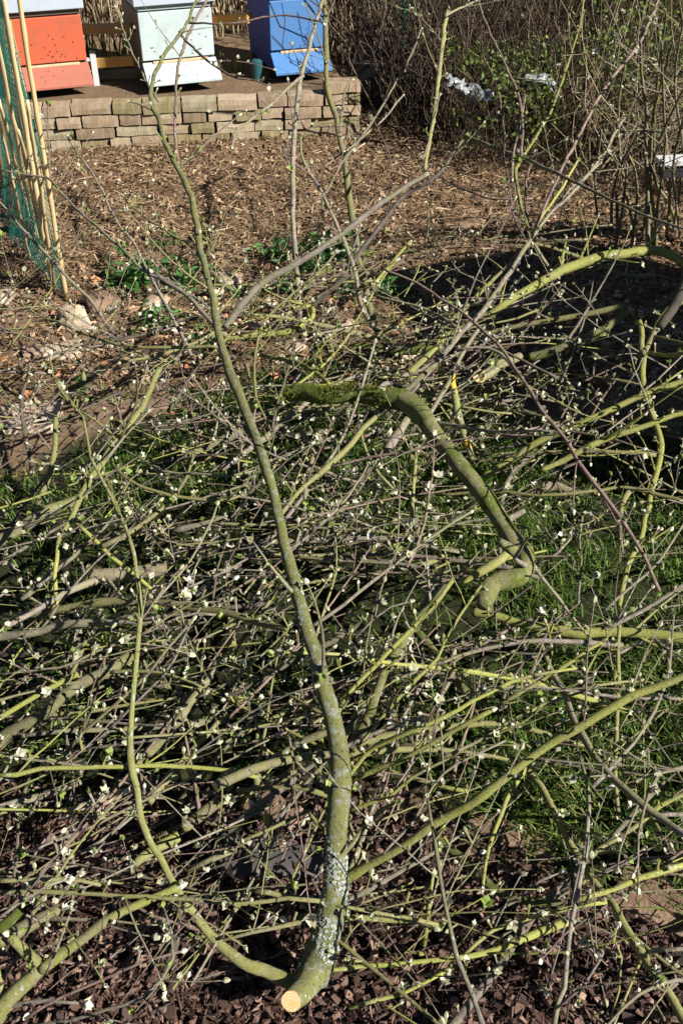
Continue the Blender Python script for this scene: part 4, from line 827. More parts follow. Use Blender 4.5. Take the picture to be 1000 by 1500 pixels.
# the fan of shoots over the right half
B('grey branch whose top bursts into a fan of shoots at the upper right', 'grey', '575,606 615,560 649,520 676,488 707,457 730,425 752,390 777,352', [9, 9, 10, 9, 8], [.3, .4, .48, .52], 3, .06, subs=[
   ('red', '777,350 790,320 822,253 849,197 889,125 937,59 963,5 968,-18', [4.5, 5, 6, 5, 4], [.52, .7, .85, .98], 2), ('grey', '777,350 800,318 830,288 867,245 915,170', [5, 6, 6, 4], [.52, .62, .7], 2),
   ('yellow', '777,350 790,320 817,280 845,236', [4, 5, 4], [.52, .6, .66], 1), ('yellow', '777,350 773,320 763,280 757,243 763,232 801,173 819,131 841,64 857,-5', [6, 6, 5, 4, 3, 3], [.52, .62, .72, .84, .94], 2),
   ('red', '770,350 757,320 748,272 740,232 738,192 730,138', [4, 4, 4, 3], [.52, .62, .7], 0), ('grey', '775,352 810,352 853,351', [4, 4, 3], [.52, .54], 1), ('grey', '778,345 820,336 890,330', [3, 3, 2.5], [.52, .56], 0),
   ('grey', '780,352 790,372 805,394', [6, 6, 5], [.52, .45], 0), ('red', '775,350 768,300 772,262 778,240', [4, 4, 3], [.52, .62], 0), ('grey', '783,345 815,300 840,272 878,240', [4, 4, 3], [.52, .62], 1), ('olive', '776,350 740,345 705,352 690,340', [3, 3, 2], [.5, .5], 1)])
B('olive branch lying alongside the grey one below the fan of shoots', 'olive', '640,488 685,448 716,416 743,389 772,358', [7, 8, 8, 7], [.42, .48, .5], 3, .06)
B('reddish upright twig left of the fan of shoots, topmost against the hedge', 'red', '700,4 724,60 748,112 760,140 765,175 763,230', [4, 5, 5, 4], [.86, .78, .66], 1, .08)
B('pale upright twig standing against the green bush', 'grey', '768,140 760,184 752,224 750,262', [4, 5, 4], [.74, .62], 1, .06)
B('slender brown twig curving level across the bed in the upper middle', 'red', '640,256 660,268 680,278 720,291 780,291', [3, 4, 4], [.45, .48], 1, .06)
# uprights of the upper middle
B('thin upright grey-brown stem rising in front of the blue hive, left one of the pair', 'grey', '438,480 437,440 434,400 432,300 432,238 435,165 442,115 455,66 465,26 472,-5 476,-25', [8, 8, 9, 8, 7, 6], [.16, .4, .62, .82, 1.0], 5, .06, lmul=.6, subs=[('red', '434,165 450,190 480,195 500,200', [4, 4, 3], [.78, .8], 0), ('grey', '445,110 420,130 395,155 350,190 340,215', [6, 5, 4], [.86, .78], 1)])
B('leaning olive stem in front of the blue hive, right one of the pair', 'olive', '572,508 565,500 550,470 540,420 530,380 520,325 510,265 498,200 490,160 483,125 478,66 475,0 474,-25', [15, 13, 12, 11, 10, 9, 9, 8], [.08, .25, .42, .62, .82, 1.0], 5, .07, lmul=.5, subs=[('yellow', '543,420 555,405 580,375 600,355', [7, 6, 5], [.3, .36], 1), ('grey', '497,195 505,130 515,118', [4, 3], [.8, .84], 0)])
B('brown stem bending left of the leaning olive stem', 'grey', '560,500 545,475 530,450 522,400 510,365 490,320 470,275 445,235 440,205', [9, 8, 8, 7, 6, 5, 4], [.08, .3, .46, .6], 4, .06, lmul=.6)
B('dark shaded branch slanting behind the leaning olive stem', 'dark', '457,447 480,428 500,412 517,387 545,347 570,315 592,288 640,258 678,205', [9, 9, 8, 7, 5], [.2, .35, .5, .62], 3, .06)  # the shade on this branch is put into its bark colour
B('olive upright shoot on the path side of the bed, ending at the top centre', 'olive', '622,250 624,234 632,180 645,99 650,50 655,18', [6, 6, 7, 8, 8], [.62, .74, .86], 2, .07, subs=[('grey', '618,235 630,190 643,140', [4, 4, 3], [.66, .76], 0), ('grey', '653,25 672,12 700,0', [4, 4, 3], [.88, .9], 1)])
B('grey twig pointing to the metal post at the upper centre', 'grey', '455,300 480,280 500,240 540,190 575,130 600,85 617,42', [3, 4, 4, 3.5, 3], [.5, .62, .76], 2, .07)
B('thin pale twig ending beside the end of the block wall', 'grey', '475,245 500,225 540,192 563,172 590,140', [3, 3, 3], [.52, .62], 0, .06)
B('pale curved olive branch hooked like a crook below the bed plants', 'yellow', '330,496 345,496 400,485 420,484 440,476 457,465 461,455 456,448 440,450 422,452', [9, 10, 11, 9, 7, 6], [.22, .25, .28], 2, .07)
B('level pale red twig crossing between the two stems of the upper middle', 'red', '345,392 380,400 425,404 462,405 500,405 520,404', [3, 3.5, 4], [.42, .46], 1, .05)
B('thin pale twig running level from the leaning stem into the dark shadow', 'grey', '545,432 575,440 607,447 630,455 650,464 672,482', [3.5, 4, 5, 5], [.42, .46], 2, .05)
B('short mossy stub with grey lichen at the edge of the broad shadow', 'moss', '512,510 540,512 565,515 600,516 650,512', [12, 13, 15, 16], [.08, .12], 2, .08, cat='log', name='cut_log')
B('red bud-tipped twig standing up out of the broad shadow', 'red', '600,520 605,500 610,485 622,457', [2.5, 3, 2.5], [.16, .3], 0, .05)
# left of the bed
B('grey twig slanting through the brown bed below the block wall, leftmost of three', 'grey', '280,520 265,490 230,425 205,380 192,355 168,324 144,270 120,232 100,201', [6, 6, 5, 4, 4, 3], [.3, .42, .52, .6], 4, .05)
B('reddish twig with a white bud before the left end of the block wall', 'red', '74,264 73,230 72,190 71,152', [3, 3, 3], [.58, .7], 0, .06, big=1.5)
B('dark grey twig crossing the feet of the bamboo canes', 'grey', '178,500 160,478 141,450 114,420 87,393 51,354 21,321 -4,292', [6, 6, 5.5, 5, 4], [.22, .36, .46], 1, .07)
B('thin dark olive branch running level over the stones to the long limb', 'olive', '326,509 290,508 250,510 212,510 175,505 140,497 112,487 85,472 60,462 20,440', [6, 6, 5, 4, 3], [.42, .38, .32], 4, .05)
B('dark brown twig lying behind the level olive one over the stones', 'dark', '292,466 262,472 230,485 180,497 150,500', [6, 6, 4], [.3, .28], 2, .05)
B('olive twig arching from the fork towards the pale stones', 'olive', '400,640 376,580 375,530 380,492 397,460 430,430 460,405 492,370', [4, 5, 5, 4, 3], [.3, .42, .5], 3, .05)
B('slim olive branch sloping from the pale stones onto the mossy end of the bent log', 'yellow', '382,520 405,525 430,532 457,545 482,562', [7, 8, 8, 7], [.24, .34], 1, .06)
B('short dark twig hanging before the mossy end of the bent log', 'dark', '400,632 402,617 410,580 422,535 430,500', [5, 4.5, 4, 3], [.32, .42], 1, .05)
B('pale slanting twig left of the long limb at the level of the fork', 'grey', '320,470 300,445 272,428 245,412 225,400', [3.5, 4, 3], [.5, .52], 1, .05)
# left half of the pile
B('pale olive branch with lichen rising from the left of the pile to a blunt tip', 'lichen', '84,798 88,792 104,760 116,732 132,704 148,676 160,656 180,628 204,596 220,564 234,540', [8, 10, 11, 12, 12, 11, 10], [.3, .38, .44, .48], 6, .05, lmul=.7, tip=False, subs=[('yellow', '84,796 82,840 84,880 86,905', [7, 8, 7], [.3, .2], 0), ('yellow', '108,760 136,788 160,812 184,832 222,863', [7, 7, 6], [.34, .24], 1)])
B('thin shoot lying alongside the blunt-tipped pale olive branch', 'grey', '150,672 158,666 180,640 216,604', [4, 5, 4], [.42, .46], 1, .05)
B('thick dark olive log at the left edge, upper one', 'halfmoss', '-8,798 32,776 68,752 100,736 128,724', [22, 22, 21, 18], [.14, .18, .2], 2, 0, cat='log')
B('pale barkless-looking log with a cut left end, in the left of the pile', 'dead', '132,840 180,840 245,832', [23, 24, 22], [.16, .16], 1, 0, cat='log', cut=True)
B('brown bare branch tapering to the right at the left edge', 'grey', '-6,932 36,926 80,916 136,912 180,910 224,912', [17, 15, 13, 9, 5], [.2, .26, .3], 3, .07, cat='branch')
B('thick olive log pointing up from the left edge at mid height', 'olive', '-6,1094 32,1062 60,1046 92,1018 120,1002 152,986 192,960', [24, 22, 21, 21, 20], [.12, .2, .22], 3, .09, cat='log', name='cut_log')
B('olive log segment with a pointed upper end, between the two long limbs', 'olive', '216,1106 240,1082 260,1058 280,1026 304,994 321,964', [19, 17, 15, 13, 11], [.12, .2, .26], 2, .09, cat='log', name='cut_log')
B('slender olive branch crossing behind the second long limb to meet a white bud', 'olive', '94,1106 120,1074 152,1046 184,1018 216,986 248,946 282,909', [7, 7, 6, 6, 5], [.2, .3, .36], 3, .045)
B('slender grey twig just below the slender olive branch, tips meeting', 'grey', '104,1112 144,1082 180,1050 208,1022 236,994 256,966 279,914', [5, 5, 5, 4], [.18, .28, .34], 3, .045)
B('pinkish grey twig with several white buds sweeping in from the left edge', 'grey', '-6,988 60,978 108,970 140,954 180,942 224,926 260,906 288,900 318,901', [4, 4.5, 5, 5, 5], [.3, .34, .36], 4, .035, big=1.3)
B('long level pale-olive branch crossing the lower left from the edge', 'yellow', '-6,1138 24,1136 60,1128 120,1126 180,1124 240,1124 300,1126 340,1130 378,1139', [8, 9, 9, 9, 8, 8], [.3, .3, .26], 4, .06, lmul=.6)
B('thin twig just above the long level pale-olive branch', 'grey', '-6,1100 40,1112 92,1118 132,1124', [5, 5, 4], [.28, .28], 1, .05)
B('dead tan log half hidden below the long level branch', 'dead', '100,1190 116,1182 160,1170 192,1158 224,1146', [13, 16, 15, 14], [.1, .12], 1, 0, cat='log', name='cut_log')
B('short cut olive log with leafy buds at its right end, below the long level branch', 'olive', '268,1216 296,1194 322,1172', [19, 19, 18], [.12, .14], 1, .05, cat='log', name='cut_log')
B('short pale cut log crossing behind the second long limb', 'yellow', '196,1264 204,1258 232,1242 262,1225', [16, 19, 20], [.12, .13], 0, 0, cat='log', name='cut_log')
B('crooked olive branch emerging left of the thickest part of the longest limb', 'olive', '374,1150 378,1130 394,1114 422,1094 466,1078 488,1070', [14, 15, 13, 11, 10], [.14, .2, .24], 2, .07, cat='branch')
B('lower long level olive branch in the bottom left, running to the longest limb', 'olive', '-6,1304 60,1304 120,1308 180,1312 240,1314 280,1318 360,1326 422,1316 468,1320', [8, 8, 8, 8, 9], [.22, .22, .2], 5, .05, lmul=.6)
B('olive branch lying just above the lower long level one at the left edge', 'olive', '-6,1292 60,1288 120,1290 150,1297', [9, 9, 8, 6], [.24, .22], 2, .05)
B('pale forked bough at the bottom left corner', 'lichen', '-14,1500 20,1452 48,1430 66,1410', [40, 32, 27, 23], [.05, .10, .12], 2, .08, cat='limb', big=1.4, subs=[('lichen', '60,1416 50,1404 36,1390 14,1372', [20, 16, 14, 13], [.12, .16], 0), ('yellow', '62,1420 92,1394 120,1374 152,1350 180,1334 216,1318 260,1300', [19, 18, 17, 16, 14, 12], [.12, .18, .2], 3)])
B('thick olive log end above the forked bough at the left edge', 'olive', '-6,1378 32,1354 60,1340 90,1330', [26, 24, 20], [.14, .16], 2, .1, cat='log', name='cut_log')
B('mossy green branch end at the extreme lower left edge', 'moss', '-6,1362 14,1350 30,1334', [20, 18, 16], [.2, .22], 0, 0, cat='branch')
B('reddish bare twig slanting across the bottom left corner', 'red', '36,1494 92,1462 148,1438 200,1414 264,1394', [6, 6, 5, 5], [.1, .14], 2, .08)
B('grey-brown twig bowing up from the bottom edge to a white bud', 'grey', '36,1502 100,1492 160,1474 208,1460 236,1434 252,1402 252,1366 240,1330', [7, 7, 7, 6, 5], [.06, .14, .2], 3, .05)
B('short straight pale twig standing before the forked bough', 'grey', '68,1428 88,1378 104,1336', [5, 5, 4], [.16, .24], 0, .06)
B('brown twig rising from the left edge over the two level branches', 'grey', '-6,1350 32,1322 72,1298 92,1290', [6, 6, 5], [.26, .28], 1, .05)
B('olive stub with a leafy tip left of the lichen-crusted limb', 'olive', '276,1276 308,1258 346,1245', [10, 11, 9], [.12, .16], 1, .05)
B('pale olive branch lying level just left of the sawn base', 'olive', '326,1378 368,1366 400,1360 458,1350 480,1346', [6, 8, 8, 9], [.14, .12], 2, .06)
B('short olive piece lying left of the longest limb in the lower part', 'olive', '372,1306 422,1314 464,1319', [10, 11, 9], [.12, .12], 0, .08)
B('pinkish grey twig steep between the two long limbs', 'grey', '206,904 236,868 260,840 292,796 312,760 318,740', [5, 5, 4, 3], [.34, .44], 2, .045)
B('thin pale twig sloping up to the longest limb at mid height', 'grey', '256,868 312,848 368,816 396,796', [4, 4, 3], [.36, .42], 1, .05)
B('level grey twig meeting the longest limb below its dark bend', 'grey', '228,692 280,694 338,697 372,690', [5, 5, 4], [.4, .46], 2, .05)
B('olive curved twig with an orange-tinged bud end, left of the longest limb', 'olive', '164,680 192,704 232,720 280,730 334,731 352,726', [5, 6, 6, 5], [.42, .4, .4], 2, .05)
B('olive-grey upright stub at the far left above the dark log', 'olive', '54,738 72,680 82,612', [11, 9, 8], [.2, .34], 1, .06)
B('shaded twig, coloured dark, standing on the pinkish slab at the far left', 'dark', '48,690 36,640 32,592 44,540', [8, 8, 7, 5], [.1, .3], 1, .07)  # dark bark colour stands in for the shadow it stands in
B('thick shaded limb behind the upper left of the longest limb', 'halfmoss', '276,666 310,650 345,634 372,622', [15, 15, 14], [.16, .2], 1, 0, cat='branch')
# centre
B('olive branch leaning right with a blunt top, under the mossy end of the bent log', 'olive', '408,756 434,724 478,684 510,652 530,628 550,611', [8, 9, 10, 10, 9], [.34, .38, .42], 3, .05, tip=False, subs=[('olive', '528,634 538,664 556,696 576,716', [6, 5, 4], [.4, .36], 0)])
B('grey branch parallel to and below the blunt-topped olive one', 'grey', '420,806 478,760 510,724 538,682', [6, 6, 5, 4], [.36, .42], 3, .045)
B('brown thick piece below the crook of the mossy end', 'grey', '566,662 580,640 596,614', [15, 15, 13], [.22, .26], 0, 0, cat='branch')
B('short thick olive piece deep in the middle of the pile', 'halfmoss', '470,786 480,770 496,748 512,728', [13, 14, 13], [.18, .2], 0, 0, cat='branch')
B('straight upright shoot descending from beneath the bent log', 'olive', '600,830 602,780 604,700 610,650', [8, 8, 7, 6], [.16, .26, .3], 3, .045)
B('green young shoot slanting from the longest limb up into the middle', 'yellow', '490,1058 502,1022 530,990 566,954 610,910 646,874 662,850', [8, 8, 8, 9, 9], [.28, .34, .4], 3, .05)
B('thick brown branch rising right of the longest limb', 'halfmoss', '512,1094 530,1062 550,1018 566,978 590,942 620,900 652,858', [17, 17, 16, 14, 12], [.16, .24, .28], 4, .07, cat='branch')
B('slim green shoot rising straight to the elbow of the bent log', 'yellow', '508,1112 550,1062 606,998 638,966 670,906 704,858', [6, 7, 6, 5], [.3, .38, .42], 4, .045)
B('pale thin twig with forked tip in the middle of the pile', 'grey', '522,934 550,906 574,888 598,882', [4, 4, 3], [.38, .42], 1, .04)
B('bud-topped short shoot leaning onto the longest limb above its lichened part', 'grey', '422,1078 428,1110 474,1152', [4, 5, 4], [.32, .26], 1, .04, big=1.4)
B('level grey-olive branch passing behind the thickest part of the longest limb', 'olive', '345,1157 390,1156 442,1154 480,1166', [8, 9, 9], [.16, .18], 1, .06)
B('thick mossy olive piece right of the green shoots', 'halfmoss', '600,920 630,950 654,982 684,1014', [14, 14, 13], [.14, .14], 1, .08, cat='branch')
B('blunt olive branch leaning out from behind the bent log knee', 'olive', '582,584 606,560 636,534', [11, 11, 10], [.34, .4], 0, .08, tip=False)
B('grey branch leaning out right of the blunt olive one', 'grey', '625,620 654,560 684,506 702,480', [8, 8, 7], [.36, .46], 2, .06)
B('sawn branch end with a round pale face, right of the orange lichen', 'olive', '702,551 712,546 726,538 760,522', [19, 18, 16, 15], [.34, .30], 0, 0, cat='branch')
o_ = bpy.context.scene.objects; last = [o for o in o_ if o.get('label', '').startswith('sawn branch end')][0]
r_ = np.random.default_rng(6); q, w_ = trace('702,551 712,546 726,538 760,522', [19, 18, 16, 15], [.34, .30], r_, 0); disc(q, w_[0], last, face=(-.15, -.8, .55))
B('upright dark olive branch capped with orange lichen near the sawn end', 'orange', '662,548 666,600 678,640 692,674', [13, 13, 12, 11], [.36, .26], 1, .08, tip=False, cat='branch')
B('yellowish log piece with a cut end lying on the lawn right of the bent log', 'dead', '792,714 815,713 838,720 856,724', [18, 19, 15, 12], [.06, .07], 0, 0, cat='log', name='cut_log', cut=True)
B('pale Y-shaped twig standing in the grass patch right of the bent log', 'grey', '844,882 846,850 848,820 846,790 850,770 852,758', [4, 4.5, 4, 4], [.08, .2], 1, .02, big=.8, subs=[('grey', '782,828 815,812 834,790 836,772 828,758', [4, 4, 3], [.14, .22], 0)])
# right lower
B('long brown-grey branch running from the lawn to the lower right edge', 'grey', '786,928 800,956 818,1005 832,1040 850,1075 867,1106 895,1138 923,1166 948,1184 1008,1226', [8, 10, 11, 12, 12, 13], [.12, .22, .28], 5, .07, lmul=.7)
B('thick grey-olive branch slanting to the bottom right corner', 'olive', '765,1125 790,1150 808,1178 828,1210 846,1241 860,1262 874,1290 895,1321 912,1356 934,1388 958,1426 982,1465 1008,1508', [11, 13, 13, 13, 14, 16, 17], [.08, .12, .16, .16], 4, .09, cat='branch')
B('upright slender branch crossing the thick bottom-right one', 'grey', '846,1110 856,1145 860,1180 856,1220 850,1265 839,1318 834,1360 829,1405 825,1447 818,1465 810,1508', [6, 7, 8, 8, 9, 9], [.24, .22, .14], 5, .06, lmul=.6)
B('pale olive branch rising to the right edge above the paving slab', 'yellow', '852,1268 878,1244 909,1227 940,1206 965,1181 1008,1160', [8, 9, 9, 8], [.14, .24], 3, .05)
B('crooked grey twig hanging by the right edge over the grass', 'grey', '1008,1121 965,1131 951,1152 942,1181 933,1220 932,1265 934,1300', [6, 6, 5, 4], [.34, .3, .2], 2, .05, subs=[('grey', '933,1181 916,1216 907,1241 904,1269', [4, 4, 3], [.28, .2], 0)])
B('bent olive-brown branch lying on the mulch in a shallow curve', 'halfmoss', '640,1222 650,1234 678,1255 702,1283 724,1300 755,1314 783,1321 824,1323', [13, 16, 16, 15, 14, 13], [.08, .1], 2, .09, cat='branch')
B('smooth grey-brown switch slanting from the middle to the bottom edge', 'grey', '710,1512 690,1450 670,1402 658,1350 646,1290 636,1230 626,1170', [10, 9, 8, 7, 5], [.22, .3, .36], 2, .12)
B('straight bright yellow-green branch with a thick right end on the mulch', 'yellow', '482,1418 530,1416 574,1412 610,1410 654,1406 710,1398 737,1391 765,1377 797,1363 830,1350', [7, 8, 8, 9, 11, 14, 15], [.08, .12], 4, .07)
B('knobbly grey-green branch right of the lichen-crusted limb, lying level', 'lichen', '480,1346 494,1346 550,1346 606,1350 646,1362 650,1350', [10, 11, 10, 11, 9], [.14, .14], 3, .07)
B('slimmer branch just above the knobbly grey-green one', 'olive', '484,1324 542,1336 600,1344 642,1355', [7, 7, 7], [.18, .16], 2, .06)
B('slender olive twig crossing the mulch near the bottom centre', 'yellow', '512,1478 550,1466 590,1456 630,1434 656,1421', [7, 8, 7, 6], [.08, .12], 2, .06)
B('short upright olive twig between the switch and the knobbly branch', 'yellow', '620,1384 626,1342 634,1282', [8, 8, 6], [.1, .22], 1, .06)
B('forked olive branch right of the lichened lower limb', 'olive', '500,1256 522,1230 534,1210 558,1186 580,1176', [9, 9, 8, 7], [.18, .22], 3, .05)
B('long thin pale twig crossing the long yellow side branch', 'grey', '560,1250 568,1240 606,1202 634,1150 650,1131 695,1106 740,1085', [5, 5, 5, 4], [.3, .4], 3, .045)
B('thin pale twig forking near the bottom, right of centre', 'grey', '818,1470 853,1444 877,1409 902,1360', [6, 5, 4], [.12, .2], 1, .06)
B('thin dark twig stretching level to the bottom right edge', 'dark', '822,1452 860,1444 912,1437 958,1428 1008,1420', [4, 4, 4], [.16, .2], 1, .07)
B('short grey branch running off the right edge above the bottom corner', 'grey', '945,1396 972,1391 1008,1390', [8, 8, 8], [.16, .2], 0, .07)
B('yellow-olive twig zigzagging level towards the paving slab', 'yellow', '671,1405 720,1363 769,1346 797,1339 839,1328 888,1321', [7, 8, 8, 9, 9], [.1, .14, .16], 3, .05)
B('bright mossy-yellow branch lying over the corner of the paving slab', 'yellow', '836,1322 895,1307 937,1290 965,1283 1008,1264', [9, 10, 12, 11, 8], [.18, .22], 3, .05)
B('thin twig rising across the brown slab at the lower right', 'grey', '700,1352 716,1342 755,1318 790,1290 820,1279', [5, 5, 5, 4], [.12, .2], 1, .06)
B('olive branch running parallel above the long yellow side branch', 'yellow', '727,1035 765,1012 818,982 860,952 880,941', [8, 8, 7, 6], [.36, .42], 3, .05)
B('slim branch fanning right from the middle towards the lawn', 'olive', '645,1114 713,1078 765,1047 825,1024 874,1005 920,998', [6, 7, 6, 5, 4], [.36, .42], 4, .045)
B('pale driftwood-like twig reaching the right edge over the straight log', 'grey', '880,920 920,905 955,885 985,866 1008,852', [7, 8, 9, 8], [.3, .36], 4, .06)
B('thin olive vine twig at the lower right, bowed over the mulch', 'olive', '890,1500 905,1450 908,1400 900,1380 888,1345', [4, 4, 3], [.08, .2], 0, .07)
B('olive branch with many spurs standing in the right of the lawn', 'olive', '905,1190 900,1130 900,1080 902,1020 905,950 908,900', [8, 8, 8, 7], [.14, .22, .3], 4, .05)
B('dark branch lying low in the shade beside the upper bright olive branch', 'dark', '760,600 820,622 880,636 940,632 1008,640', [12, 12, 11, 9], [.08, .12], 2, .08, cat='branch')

# the bare shrub that stands at the right edge
def standing(label, stems):
    root = None
    for k, (pts, w0, w1, h1) in enumerate(stems):
        r = np.random.default_rng(3000 + k); P, rad = trace(pts, [w0, w1], [0.0, h1], r)
        if root is None: root = empty('bare_shrub', tuple(P[0]), label, 'shrub'); org = P[0].copy(); bmb = MB()
        mb = MB(); tube(mb, P, nodes(rad, P, r), 7); mb.build('stem', M['olive' if k % 2 else 'grey'], root, origin=org, smooth=True)
        for q in range(3):
            Q, _ = grow(P, rad, r.uniform(.3, .95), r, r.uniform(.15, .4), .6); mm = MB(); tube(mm, Q, np.linspace(.0022, .001, len(Q)), 6); mm.build('side_shoot', M['grey'], root, origin=org, smooth=True); buds_along(bmb, Q, np.linspace(.0022, .001, len(Q)), r, .06)
    tag(bmb.build('bud', [M['bud'], M['leaf'], M['grey']], root, origin=org), kind='stuff')
standing('bare many-stemmed shrub with thin olive stems standing before the dry grass tussock', [('948,372 948,300 945,213 946,160 939,107 937,61', 7, 4, .95), ('923,372 931,293 929,253 921,229', 5, 3, .5), ('889,400 905,341 913,293 918,240', 6, 3, .5),
   ('990,330 977,296 958,267 955,232 958,170', 5, 3, .6), ('895,340 897,288 910,240 934,195', 5, 3, .6), ('960,370 962,310 968,260 975,200', 5, 3, .62), ('900,372 903,330 902,280', 6, 4, .4), ('957,360 950,290 955,180 970,110 985,60', 5, 3, 1.0), ('975,350 980,270 972,180 968,60', 5, 3, 1.0), ('940,350 955,240 990,150 1008,120', 4, 3, .9), ('995,350 985,250 1000,170', 4, 3, .8), ('962,355 950,240 962,130 975,20', 5, 3, 1.1), ('985,340 1000,230 990,120 1000,30', 5, 3, 1.1), ('930,350 910,250 905,160 915,90 930,40', 4, 3, .95), ('880,350 870,270 880,190', 4, 3, .6)])

# --- the rest of the pile: countable loose branches, then the small brush under them
def pile_density(x, y):
    d = np.clip((y - .72) / .25, 0, 1) * np.clip((3.15 - y) / .35, 0, 1)
    lawn_gap = np.exp(-(((x - .68) / .22) ** 2 + ((y - 1.75) / .28) ** 2)) * .92 + np.exp(-(((x - .55) / .20) ** 2 + ((y - 1.25) / .25) ** 2)) * .88
    soil_gap = np.clip((y - 2.55) / .3, 0, 1) * np.clip((-.45 - x) / .25, 0, 1) * .8
    clump = np.clip(.62 + .75 * fbm(np.float64(x), np.float64(y), 4.5, 41), .12, 1)
    return d * (1 - lawn_gap) * (1 - soil_gap) * clump
FOOT = at(430, 1462, .1)[0]
def rnd_path(r, lmin, lmax, hmax, region=None):
    for _ in range(30):
        P = rnd_path0(r, lmin, lmax, hmax, region)
        if (np.hypot(P[:, 0] - FOOT[0], P[:, 1] - FOOT[1] + .03) > .13).all(): break
    return P
def rnd_path0(r, lmin, lmax, hmax, region=None):
    for _ in range(200):
        y = r.uniform(.7, 3.15); x = r.uniform(-1.25, 1.35) * (y * .3 + .55)
        if r.random() < pile_density(x, y) and (region is None or region(x, y)): break
    u = r.random()
    az = R(r.normal(38, 24)) if u < .58 else (R(r.normal(4, 14)) if u < .78 else r.uniform(0, math.pi))
    if r.random() < .5: az += math.pi
    hmax = hmax * np.interp(y, [.8, 1.1, 1.7], [.35, .6, 1.0])
    L = r.uniform(lmin, lmax); n = max(6, int(L / .04)); el = r.normal(.10, .16); d = np.array([math.cos(az) * math.cos(el), math.sin(az) * math.cos(el), math.sin(el)])
    h = hmax * r.random() ** 1.4 + .03; P = [np.array([x, y, h]) - d * L / 2]; P[0][2] = max(P[0][2], .03); cur = r.normal(0, .03, 3) * [1, 1, .6]; 
    for k in range(n):
        d = d + cur + r.normal(0, .05, 3) * [1, 1, .7]
        if P[-1][2] > hmax * 1.15: d[2] -= .08
        d /= np.linalg.norm(d); q = P[-1] + d * L / n
        if q[2] < .025: q[2] = .025; d[2] = abs(d[2])
        P.append(q)
    return np.array(P)
ZONES = [('at the lower left', lambda x, y: x < -.1 and y < 1.3), ('at the lower right', lambda x, y: x >= .15 and y < 1.3), ('around the sawn base', lambda x, y: -.1 <= x < .15 and y < 1.3),
         ('between the two long limbs', lambda x, y: x < -.12 and 1.3 <= y < 2.2), ('in the centre below the bent log', lambda x, y: -.12 <= x < .4 and 1.3 <= y < 2.2), ('over the right of the lawn', lambda x, y: x >= .4 and 1.3 <= y < 2.2),
         ('at the upper left', lambda x, y: x < -.2 and y >= 2.2), ('behind the mossy end of the bent log', lambda x, y: -.2 <= x < .35 and y >= 2.2), ('near the shade at upper right', lambda x, y: x >= .35 and y >= 2.2)]
ZN = [22, 20, 12, 28, 30, 18, 12, 22, 40]
cols = [('olive', 'olive'), ('grey', 'grey'), ('yellow', 'yellow-green'), ('red', 'reddish brown')]
for zi, (zl, fz_) in enumerate(ZONES):
    for k in range(ZN[zi]):
        r = np.random.default_rng(5000 + zi * 100 + k); P = rnd_path(r, .3, .85, .34, fz_); ci = int(r.choice(4, p=[.36, .36, .12, .16])); thick = r.random() < .3 and ci != 3
        r0 = r.uniform(.0055, .010) if thick else r.uniform(.0022, .0045); rad = np.linspace(r0, max(.0011, r0 * .4), len(P)); cut_ = thick and r.random() < .5
        kind = 'stouter' if thick else 'thin'
        v_ = P[-1] - P[0]; iy = v_[1] * .66 + v_[2] * .75; an = math.degrees(math.atan2(iy, v_[0])) % 180; Ln = np.linalg.norm(v_)
        way = 'lying level' if an < 18 or an > 162 else ('slanting up rightward' if an < 65 else ('pointing straight up' if an < 115 else 'slanting up leftward'))
        lab = f'{"short" if Ln < .5 else "long"} {kind} {cols[ci][1]} {"branch" if thick else "twig"} {way} {zl}'
        make_branch('loose_branch' if thick else 'loose_twig', lab, 'branch' if thick else 'twig', cols[ci][0], P, rad, r, 3 if thick else 2, .045, cut_, lab.replace(' branch ', ' branches ').replace(' twig ', ' twigs '), None, .65)
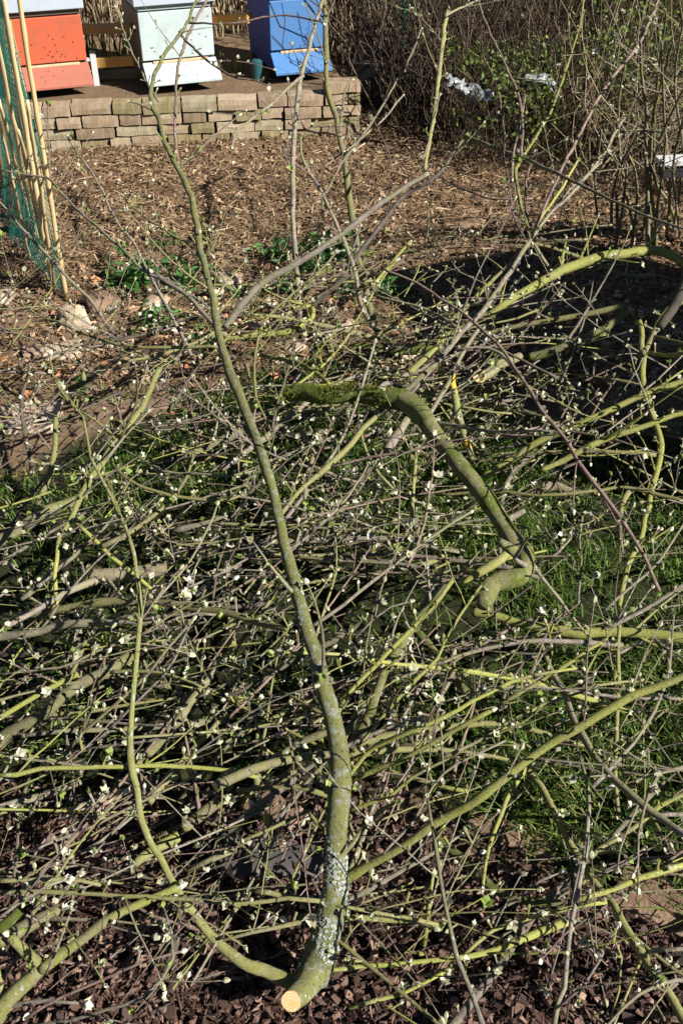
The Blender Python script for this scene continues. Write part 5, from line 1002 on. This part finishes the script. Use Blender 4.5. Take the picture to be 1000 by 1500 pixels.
# springy thin twigs standing up out of the pile over the far bed
UPZ = [(34, (.15, 1.25), (2.35, 3.45), (20, 35), 'arching over the shade at upper right'), (20, (-.35, .3), (2.75, 3.5), (10, 50), 'standing over the stony bed edge, centre'), (22, (-1.2, -.3), (2.3, 3.2), (25, 45), 'standing over the stony bed at left')]
for zi, (nn_, xr, yr, azp, zl) in enumerate(UPZ):
    for k in range(nn_):
        r = np.random.default_rng(8000 + zi * 100 + k); az = R(r.normal(azp[0] + 20, azp[1])) + (math.pi if r.random() < .4 else 0); el = r.uniform(.05, .75); L = r.uniform(.3, .8)
        d = np.array([math.cos(az) * math.cos(el), math.sin(az) * math.cos(el), math.sin(el)]); P = [np.array([r.uniform(*xr), r.uniform(*yr) - .2, r.uniform(.04, .28)])]; cur = r.normal(0, .05, 3)
        for s_ in range(12): d = d + cur * .6 + r.normal(0, .045, 3) - [0, 0, .02]; d /= np.linalg.norm(d); P.append(P[-1] + d * L / 12)
        P = np.array(P); P[:, 2] = np.maximum(P[:, 2], .03); ci = int(r.choice(4, p=[.34, .38, .12, .16])); r0 = r.uniform(.0022, .0045); rad = np.linspace(r0, .001, len(P))
        way = 'leaning right' if P[-1][0] > P[0][0] + .08 else ('leaning left' if P[-1][0] < P[0][0] - .08 else 'upright')
        lab = f'{"short" if L < .5 else "long"} springy {cols[ci][1]} twig {way}, {zl}'
        make_branch('springy_twig', lab, 'twig', cols[ci][0], P, rad, r, 3, .05, False, lab.replace(' twig ', ' twigs '), None, .7)
# brush too fine and too many to count
for part_, (num, seed) in enumerate(((760, 71),)):
    r = np.random.default_rng(seed); mbs = {k: MB() for k in ('olive', 'grey', 'yellow', 'red', 'dark')}; bb = MB()
    for k in range(num):
        P = rnd_path(r, .10, .5, .26); r0 = r.uniform(.0010, .0034) if r.random() < .92 else r.uniform(.005, .009); c = r.choice(['olive', 'grey', 'yellow', 'red', 'dark'], p=[.24, .26, .07, .13, .30])  # dark share of the brush paints shade into the gaps of the pile
        P = P[::2] if len(P) > 10 else P; rad = np.linspace(r0, r0 * .45, len(P)); tube(mbs[c], P, rad, 5 if r0 < .005 else 8, cap=r0 > .004)
        if r.random() < .75: buds_along(bb, P, rad, r, .07)
    t = empty('brushwood', (0, 1.8, 0), 'fine tangle of small twigs filling the bottom of the whole branch pile', 'brushwood'); t['kind'] = 'stuff'; og = np.array([0, 1.8, 0])
    for c, mm in mbs.items(): tag(mm.build('twig_mass', M[c], t, origin=og, smooth=True), kind='stuff')
    tag(bb.build('bud_mass', [M['bud'], M['leaf'], M['grey']], t, origin=og), kind='stuff')
